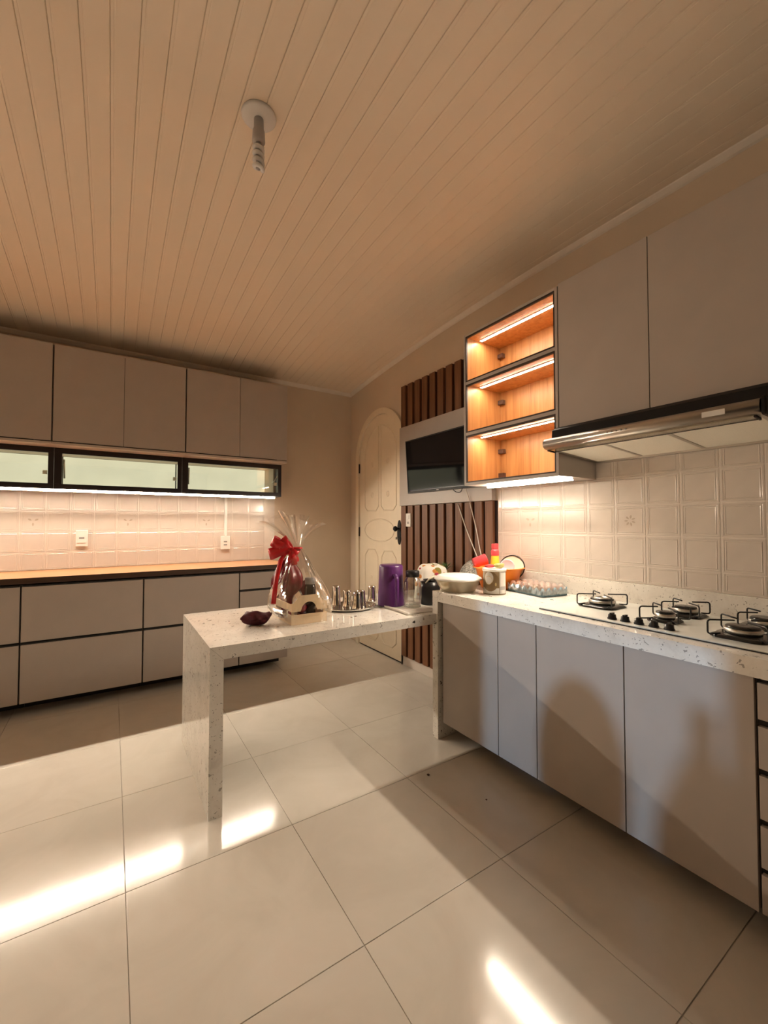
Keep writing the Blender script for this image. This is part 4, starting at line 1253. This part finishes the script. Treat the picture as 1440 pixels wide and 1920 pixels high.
# black kettle partly hidden behind the counter panel
BX, BYk = 1.866, 2.290
bk = thing('black_kettle', (BX, BYk, TT), 'black kettle with a pale rim half hidden behind the counter panel', 'kettle')
MB().lathe([(0.0, 0.0), (0.068, 0.0), (0.072, 0.006), (0.072, 0.12), (0.064, 0.155), (0.0, 0.160)], BX, BYk, TT + 0.0002, 32).build('body', 'black_satin', bk)
MB().lathe([(0.0, 0.1605), (0.045, 0.1605), (0.046, 0.170), (0.0, 0.175)], BX, BYk, TT, 28).build('lid', 'black_satin', bk)
kp = [(BX - 0.060, BYk - 0.030, TT + 0.150), (BX - 0.040, BYk - 0.045, TT + 0.178), (BX + 0.0, BYk - 0.058, TT + 0.192), (BX + 0.045, BYk - 0.052, TT + 0.180), (BX + 0.062, BYk - 0.045, TT + 0.150)]
MB().ribbon(kp, (0, -0.6, 0.6), 0.026, 0.007).build('handle', 'cream_ceramic', bk)

# floral cloth over a dish cover
FX, FY = 2.040, 2.478
fc = MB(); v = []; f = []
n, m = 56, 14
for i in range(m + 1):
    t = i / m
    for j in range(n):
        a = 2 * PI * j / n
        r = 0.122 * (sin(PI / 2 * min(1, t * 1.25)) if t < 0.8 else 1 + (t - 0.8) * 0.5)
        h = 0.250 * (cos(PI / 2 * t ** 2.0)) if t < 1 else 0
        k = 1 + (0.09 * sin(7 * a + 1) + 0.06 * noise.noise(Vector((cos(a) * 3, sin(a) * 3, 1)))) * t
        peak = 0.0
        v.append((FX + r * k * cos(a), FY + r * k * sin(a) * 0.85, TT + 0.001 + max(0, h + peak + 0.012 * noise.noise(Vector((cos(a) * 2, sin(a) * 2, t * 4))) * (1 - t))))
for i in range(m):
    for j in range(n):
        l = (j + 1) % n; f.append((i * n + j, i * n + l, (i + 1) * n + l, (i + 1) * n + j))
fc.add(v, f, True)
tag(fc.build('floral_cloth', 'floral', org=(FX, FY, TT)), 'white cloth with leaf and flower print draped over a dish by the slats', 'cloth')
# pineapple behind it, only the crown shows
pn = thing('pineapple', (2.240, 2.552, TT), 'pineapple behind the floral cloth showing its green crown', 'pineapple')
MB().lathe([(0.0, 0.0), (0.035, 0.0), (0.043, 0.03), (0.047, 0.09), (0.042, 0.15), (0.028, 0.185), (0.0, 0.19)], 2.240, 2.552, TT + 0.0002, 28).build('fruit', 'pineapple', pn)
for k in range(16):
    a = k * 2.4; e = 0.35 + 0.055 * k
    ln = 0.105 - 0.002 * k
    d = Vector((cos(a) * cos(e), sin(a) * cos(e), sin(e)))
    d0 = Vector((2.240, 2.552, TT + 0.183))
    d.x = min(d.x, 0.20); side = d.cross(Vector((0, 0, 1))).normalized()
    pts = [d0, d0 + d * ln * 0.45 + Vector((0, 0, 0.01)), d0 + d * ln + Vector((0, 0, 0.0))]
    MB().ribbon(pts, tuple(side), [0.016, 0.013, 0.002], 0.0015).build('leaf', 'leaf_green', pn)
# speckled pan lid leaning on the slats
sb = MB().lathe([(0.112, 0.0), (0.112, 0.006), (0.104, 0.010), (0.08, 0.034), (0.045, 0.050), (0.0, 0.055), (0.0, 0.051), (0.044, 0.046), (0.078, 0.030), (0.102, 0.006)], seg=40)
th = 1.12
for q in sb.v:
    x, y, z = q.x, q.y, q.z
    q.x = 2.135 - (z * sin(th)) + y * 0 + 0.0 + (x * cos(th)) * 1.0 * -1 * -1
    q.z = 0.0 + x * sin(th) + z * cos(th)
    q.y = 2.258 + y
zmin = min(q.z for q in sb.v); xmax = max(q.x for q in sb.v)
for q in sb.v: q.z += TT + 0.0004 - zmin; q.x += (XR - 0.048) - xmax
# a stack under the lid lifts it into view
ln_ = thing('pan_lid', (2.24, 2.258, TT), 'speckled grey enamel pan lid leaning against the slats', 'lid')
for q in sb.v: q.z += 0.083
sb.build('dome', 'speckle', ln_)
px_ = MB().lathe([(0.0, 0.0), (0.075, 0.0), (0.082, 0.006), (0.085, 0.080), (0.089, 0.082), (0.0885, 0.0825), (0.080, 0.0805), (0.0, 0.080)], 2.193, 2.258, TT + 0.0002, 36).build('enamel_pot', 'black_enamel', org=(2.193, 2.258, TT))
tag(px_, 'low black pot under the leaning speckled lid', 'pot')

# ------------------------------------------------------------------ things on the stone counter
CZ0 = 0.9003
# round plastic food box
FXb, FYb = 1.825, 1.962
fb = thing('food_box', (FXb, FYb, CZ0), 'round clear plastic food box with white lid at the counter end', 'food box')
MB().lathe([(0.0, 0.002), (0.100, 0.002), (0.106, 0.007), (0.126, 0.040), (0.137, 0.070), (0.140, 0.072)], FXb, FYb, CZ0, 48).build('bowl', 'food_box', fb)
MB().lathe([(0.136, 0.0725), (0.146, 0.072), (0.148, 0.078), (0.144, 0.084), (0.132, 0.088), (0.128, 0.094), (0.110, 0.100), (0.0, 0.103), (0.0, 0.099), (0.108, 0.096)], FXb, FYb, CZ0, 48).build('lid', 'plastic_white', fb)
o = lump(1.868, 1.920, CZ0 + 0.0035, 0.032, 0.028, 0.021, 5.0, 0.06).build('cake_slice', 'food_brown', org=(1.868, 1.92, CZ0)); tag(o, 'brown piece of cake inside the round food box', 'cake')
o = lump(1.866, 1.918, CZ0 + 0.0490, 0.024, 0.018, 0.009, 2.0, 0.06).build('cake_topping', 'food_yellow', org=(1.866, 1.918, CZ0 + 0.049)); tag(o, 'yellow topping on the brown cake in the food box', 'cake')

# tin
NXt, NYt = 1.937, 1.764
tn = thing('milk_tin', (NXt, NYt, CZ0), 'brown and white printed tin with a plastic lid on the counter', 'tin')
R_t = 0.066
MB().lathe([(0.0, 0.0), (R_t, 0.0), (R_t + 0.0012, 0.002), (R_t, 0.005), (R_t, 0.141), (R_t + 0.0012, 0.143), (0.0, 0.143)], NXt, NYt, CZ0, 48).build('can', 'tin_brown', tn)
MB().lathe([(0.0, 0.1432), (R_t + 0.003, 0.1432), (R_t + 0.003, 0.136), (R_t + 0.0045, 0.136), (R_t + 0.0045, 0.150), (R_t - 0.004, 0.152), (R_t - 0.006, 0.149), (0, 0.149)], NXt, NYt, CZ0, 48).build('lid', 'plastic_white', tn)
va = math.atan2(-NYt, -NXt)
def wrapped(fn, name, mat, off=0.0006, parent=tn):
    """fn gives outline points (angle offset, z)"""
    pts = fn
    n = len(pts); cx = sum(p[0] for p in pts) / n; cz = sum(p[1] for p in pts) / n
    v = []; f = []
    K = 6
    for k in range(K + 1):
        for a, z in pts:
            aa = va + cx + (a - cx) * k / K; zz = cz + (z - cz) * k / K
            v.append((NXt + (R_t + off) * cos(aa), NYt + (R_t + off) * sin(aa), CZ0 + zz))
    for k in range(K):
        for i in range(n):
            l = (i + 1) % n; f.append((k * n + i, k * n + l, (k + 1) * n + l, (k + 1) * n + i))
    MB().add(v, f, True).build(name, mat, parent)
ell = lambda ca, cz, ra, rz, n=28: [(ca + ra * cos(2 * PI * i / n), cz + rz * sin(2 * PI * i / n)) for i in range(n)]
rect = lambda a0, a1, z0, z1: [(a0 + (a1 - a0) * i / 8, z0) for i in range(9)] + [(a0 + (a1 - a0) * (1 - i / 8), z1) for i in range(9)]
wrapped(rect(-1.35, 0.42, 0.006, 0.040), 'label_base', 'label_grey')
wrapped(ell(-0.40, 0.078, 0.78, 0.058), 'label_swirl', 'tin_brown', 0.0010)
wrapped(ell(-0.50, 0.098, 0.42, 0.036), 'label_disc', 'label_grey', 0.0014)
wrapped(ell(-0.52, 0.085, 0.34, 0.026), 'label_ring', 'tin_gold', 0.0018)
wrapped(ell(-0.52, 0.085, 0.31, 0.0235), 'label_centre', 'label_grey', 0.0022)
wrapped(ell(0.12, 0.062, 0.08, 0.010), 'label_mark', 'tin_gold', 0.0014)
wrapped(rect(0.46, 1.30, 0.006, 0.136), 'label_side', 'label_grey', 0.0008)
wrapped(rect(0.56, 1.20, 0.052, 0.130), 'label_panel', 'paper_white', 0.0014)
wrapped(rect(0.46, 1.30, 0.030, 0.048), 'label_band', 'tin_grey', 0.0014)
wrapped(rect(0.62, 1.02, 0.010, 0.028), 'label_box', 'paper_white', 0.0018)
o = lump(NXt - 0.016, NYt + 0.022, CZ0 + 0.1535, 0.036, 0.020, 0.009, 9.0, 0.10).build('red_pepper', 'red_plastic', org=(NXt, NYt, CZ0 + 0.153)); tag(o, 'small red pepper lying on the tin lid', 'pepper')
o = lump(NXt + 0.018, NYt - 0.022, CZ0 + 0.1535, 0.034, 0.022, 0.014, 4.0, 0.06).build('green_lime', 'olive_skin', org=(NXt, NYt, CZ0 + 0.153)); tag(o, 'olive green fruit lying on the tin lid', 'fruit')

# orange basin and what stands in it
OX, OY = 2.140, 1.912
ob_ = thing('orange_basin', (OX, OY, CZ0), 'orange plastic basin full of packets and dishes by the wall', 'basin')
MB().lathe([(0.0, 0.0), (0.108, 0.0), (0.114, 0.006), (0.150, 0.128), (0.166, 0.131), (0.168, 0.136), (0.150, 0.135), (0.146, 0.130), (0.110, 0.010), (0.0, 0.006)], OX, OY, CZ0, 56).build('bowl', 'orange_plastic', ob_)
rc = MB().lathe([(0.0, 0.0), (0.030, 0.0), (0.033, 0.004), (0.037, 0.085), (0.038, 0.088), (0.035, 0.088), (0.031, 0.006), (0.0, 0.006)], seg=30)
Rm = Matrix.Rotation(-0.5, 4, 'Z') @ Matrix.Rotation(1.25, 4, 'Y')
for q in rc.v: q.xyz = Rm @ q + Vector((2.014, 2.012, CZ0 + 0.156))
tag(rc.build('red_cup', 'red_plastic', org=(2.02, 2.01, CZ0 + 0.14)), 'red plastic cup lying on its side in the orange basin', 'cup')
sq = thing('mustard_bottle', (2.165, 1.965, CZ0 + 0.007), 'yellow squeeze packet with red top standing in the orange basin', 'bottle')
MB().lathe([(0.0, 0.0), (0.030, 0.0), (0.034, 0.01), (0.036, 0.12), (0.030, 0.200), (0.026, 0.222), (0.0, 0.222)], 2.165, 1.965, CZ0 + 0.0072, 28, sy=0.75).build('body', 'yellow_plastic', sq)
MB().lathe([(0.0310, 0.198), (0.030, 0.224), (0.024, 0.240), (0.0, 0.241)], 2.165, 1.965, CZ0 + 0.0072, 28, sy=0.80).build('shoulder', 'red_plastic', sq)
cpb = MB().box(2.142, 2.188, 1.953, 1.977, CZ0 + 0.2485, CZ0 + 0.284, 0.004); cpb.build('cap', 'red_plastic', sq)
MB().lathe([(0.0368, 0.075), (0.0372, 0.082), (0.0372, 0.125), (0.0362, 0.130)], 2.165, 1.965, CZ0 + 0.0072, 28, sy=0.76).build('label_band', 'yellow_plastic', sq)
def leaning_disc(name, mat, c, r, th_, tilt, az, label, cat, dome=0.0, rim=None):
    b = MB().lathe([(0.0, 0.0), (r * 0.85, 0.0), (r, th_ * 0.6), (r, th_), (r * 0.84, th_ * 0.55 + dome), (0.0, th_ * 0.5 + dome)], seg=40)
    Rm = Matrix.Rotation(az, 4, 'Z') @ Matrix.Rotation(tilt, 4, 'Y')
    for q in b.v: q.xyz = Rm @ q + Vector(c)
    t = thing(name, c, label, cat)
    b.build('disc', mat, t)
    if rim:
        pts = [Rm @ Vector((r * cos(2 * PI * i / 36), r * sin(2 * PI * i / 36), th_ * 0.9)) + Vector(c) for i in range(36)]
        MB().tube(pts, 0.004, 6, True).build('rim', rim, t)
    return t
leaning_disc('grey_lid', 'pink_grey', (2.140, 1.840, CZ0 + 0.142), 0.047, 0.010, -1.30, 0.60, 'round mauve-grey lid standing in the orange basin', 'lid')
leaning_disc('cream_plate', 'cream_ceramic', (2.212, 1.860, CZ0 + 0.128), 0.082, 0.012, -1.22, 0.40, 'cream plate with dark rim leaning in the orange basin', 'plate', 0.0, 'black_satin')

# egg tray wrapped in film
EX, EY, EA = 2.160, 1.635, -0.14
et = thing('egg_tray', (EX, EY, CZ0), 'blue-grey pulp egg tray under clear film beside the cooktop', 'egg tray')
cols, rws, ep = 4, 6, 0.0475
def erot(x, y):
    return EX + x * cos(EA) - y * sin(EA), EY + x * sin(EA) + y * cos(EA)
v = []; f = []
gx, gy = cols * 4, rws * 4
def tray_h(i, j):
    return 0.022 - 0.017 * cos(2 * PI * i / 4) * 0.5 - 0.017 * cos(2 * PI * j / 4) * 0.5
for lay in (0, 1):
    for i in range(gx + 1):
        for j in range(gy + 1):
            x = (i / gx - 0.5) * cols * ep; y = (j / gy - 0.5) * rws * ep
            edge = (i in (0, gx) or j in (0, gy))
            h = 0.030 + 0.024 * (cos(2 * PI * i / 4) * 0.5 + cos(2 * PI * j / 4) * 0.5)
            X, Y = erot(x, y)
            v.append((X, Y, CZ0 + (max(0.003, h) if not lay else max(0.0, h - 0.005) if not edge else 0.001)))
N = (gx + 1) * (gy + 1)
for i in range(gx):
    for j in range(gy):
        a = i * (gy + 1) + j; q = (a, a + 1, a + gy + 2, a + gy + 1)
        f.append(q); f.append(tuple(N + k for k in q[::-1]))
bd = [j for j in range(gy)] + [gy + i * (gy + 1) for i in range(gx)] + [gx * (gy + 1) + gy - j for j in range(gy)] + [(gx - i) * (gy + 1) for i in range(gx)]
for a, b in zip(bd, bd[1:] + bd[:1]): f.append((a, b, N + b, N + a))
MB().add(v, f, True).build('pulp_tray', 'pulp', et)
egg_me = MB().lathe([(0.0190 * sin(PI * i / 12) * (1 - 0.10 * cos(PI * i / 12) * -1 * -1), 0.028 - 0.028 * cos(PI * i / 12)) for i in range(13)], seg=18).mesh('egg', 'egg_shell')
for i in range(cols):
    for j in range(rws):
        X, Y = erot((i + 0.5 - cols / 2) * ep, (j + 0.5 - rws / 2) * ep)
        e = inst('egg', egg_me, None, (X, Y, CZ0 + 0.0085))
        tag(e, 'pale brown egg under film, %s row from the wall, %s from the cooktop end' % (('fourth', 'third', 'second', 'first')[i], ('first', 'second', 'third', 'fourth', 'fifth', 'sixth')[j]), 'egg', 'eggs in the pulp tray')
v = []; f = []
gx, gy = 20, 28
for i in range(gx + 1):
    for j in range(gy + 1):
        u, t = i / gx - 0.5, j / gy - 0.5
        e = max(abs(u), abs(t)) * 2
        z = 0.069 - 0.055 * max(0, (e - 0.80) / 0.20) ** 1.5 + 0.005 * noise.noise(Vector((u * 9, t * 11, 3)))
        X, Y = erot(u * (cols * ep + 0.024), t * (rws * ep + 0.024))
        v.append((X, Y, CZ0 + z))
for i in range(gx):
    for j in range(gy):
        a = i * (gy + 1) + j; f.append((a, a + 1, a + gy + 2, a + gy + 1))
MB().add(v, f, False).build('film_cover', 'wrap', et)

# crumbs on the floor
tag(lump(1.410, 1.747, 0.0003, 0.007, 0.007, 0.004, 3.3, 0.1, 12, 6).build('floor_crumb', 'food_brown', org=(1.410, 1.747, 0)), 'small dark crumb on the floor tiles near the counter panel', 'crumb')
tag(lump(1.519, 1.443, 0.0003, 0.004, 0.004, 0.002, 3.3, 0.1, 12, 6).build('floor_crumb', 'food_brown', org=(1.519, 1.443, 0)), 'tiny brown crumb on the shaded floor in front of the narrow base cabinet', 'crumb')
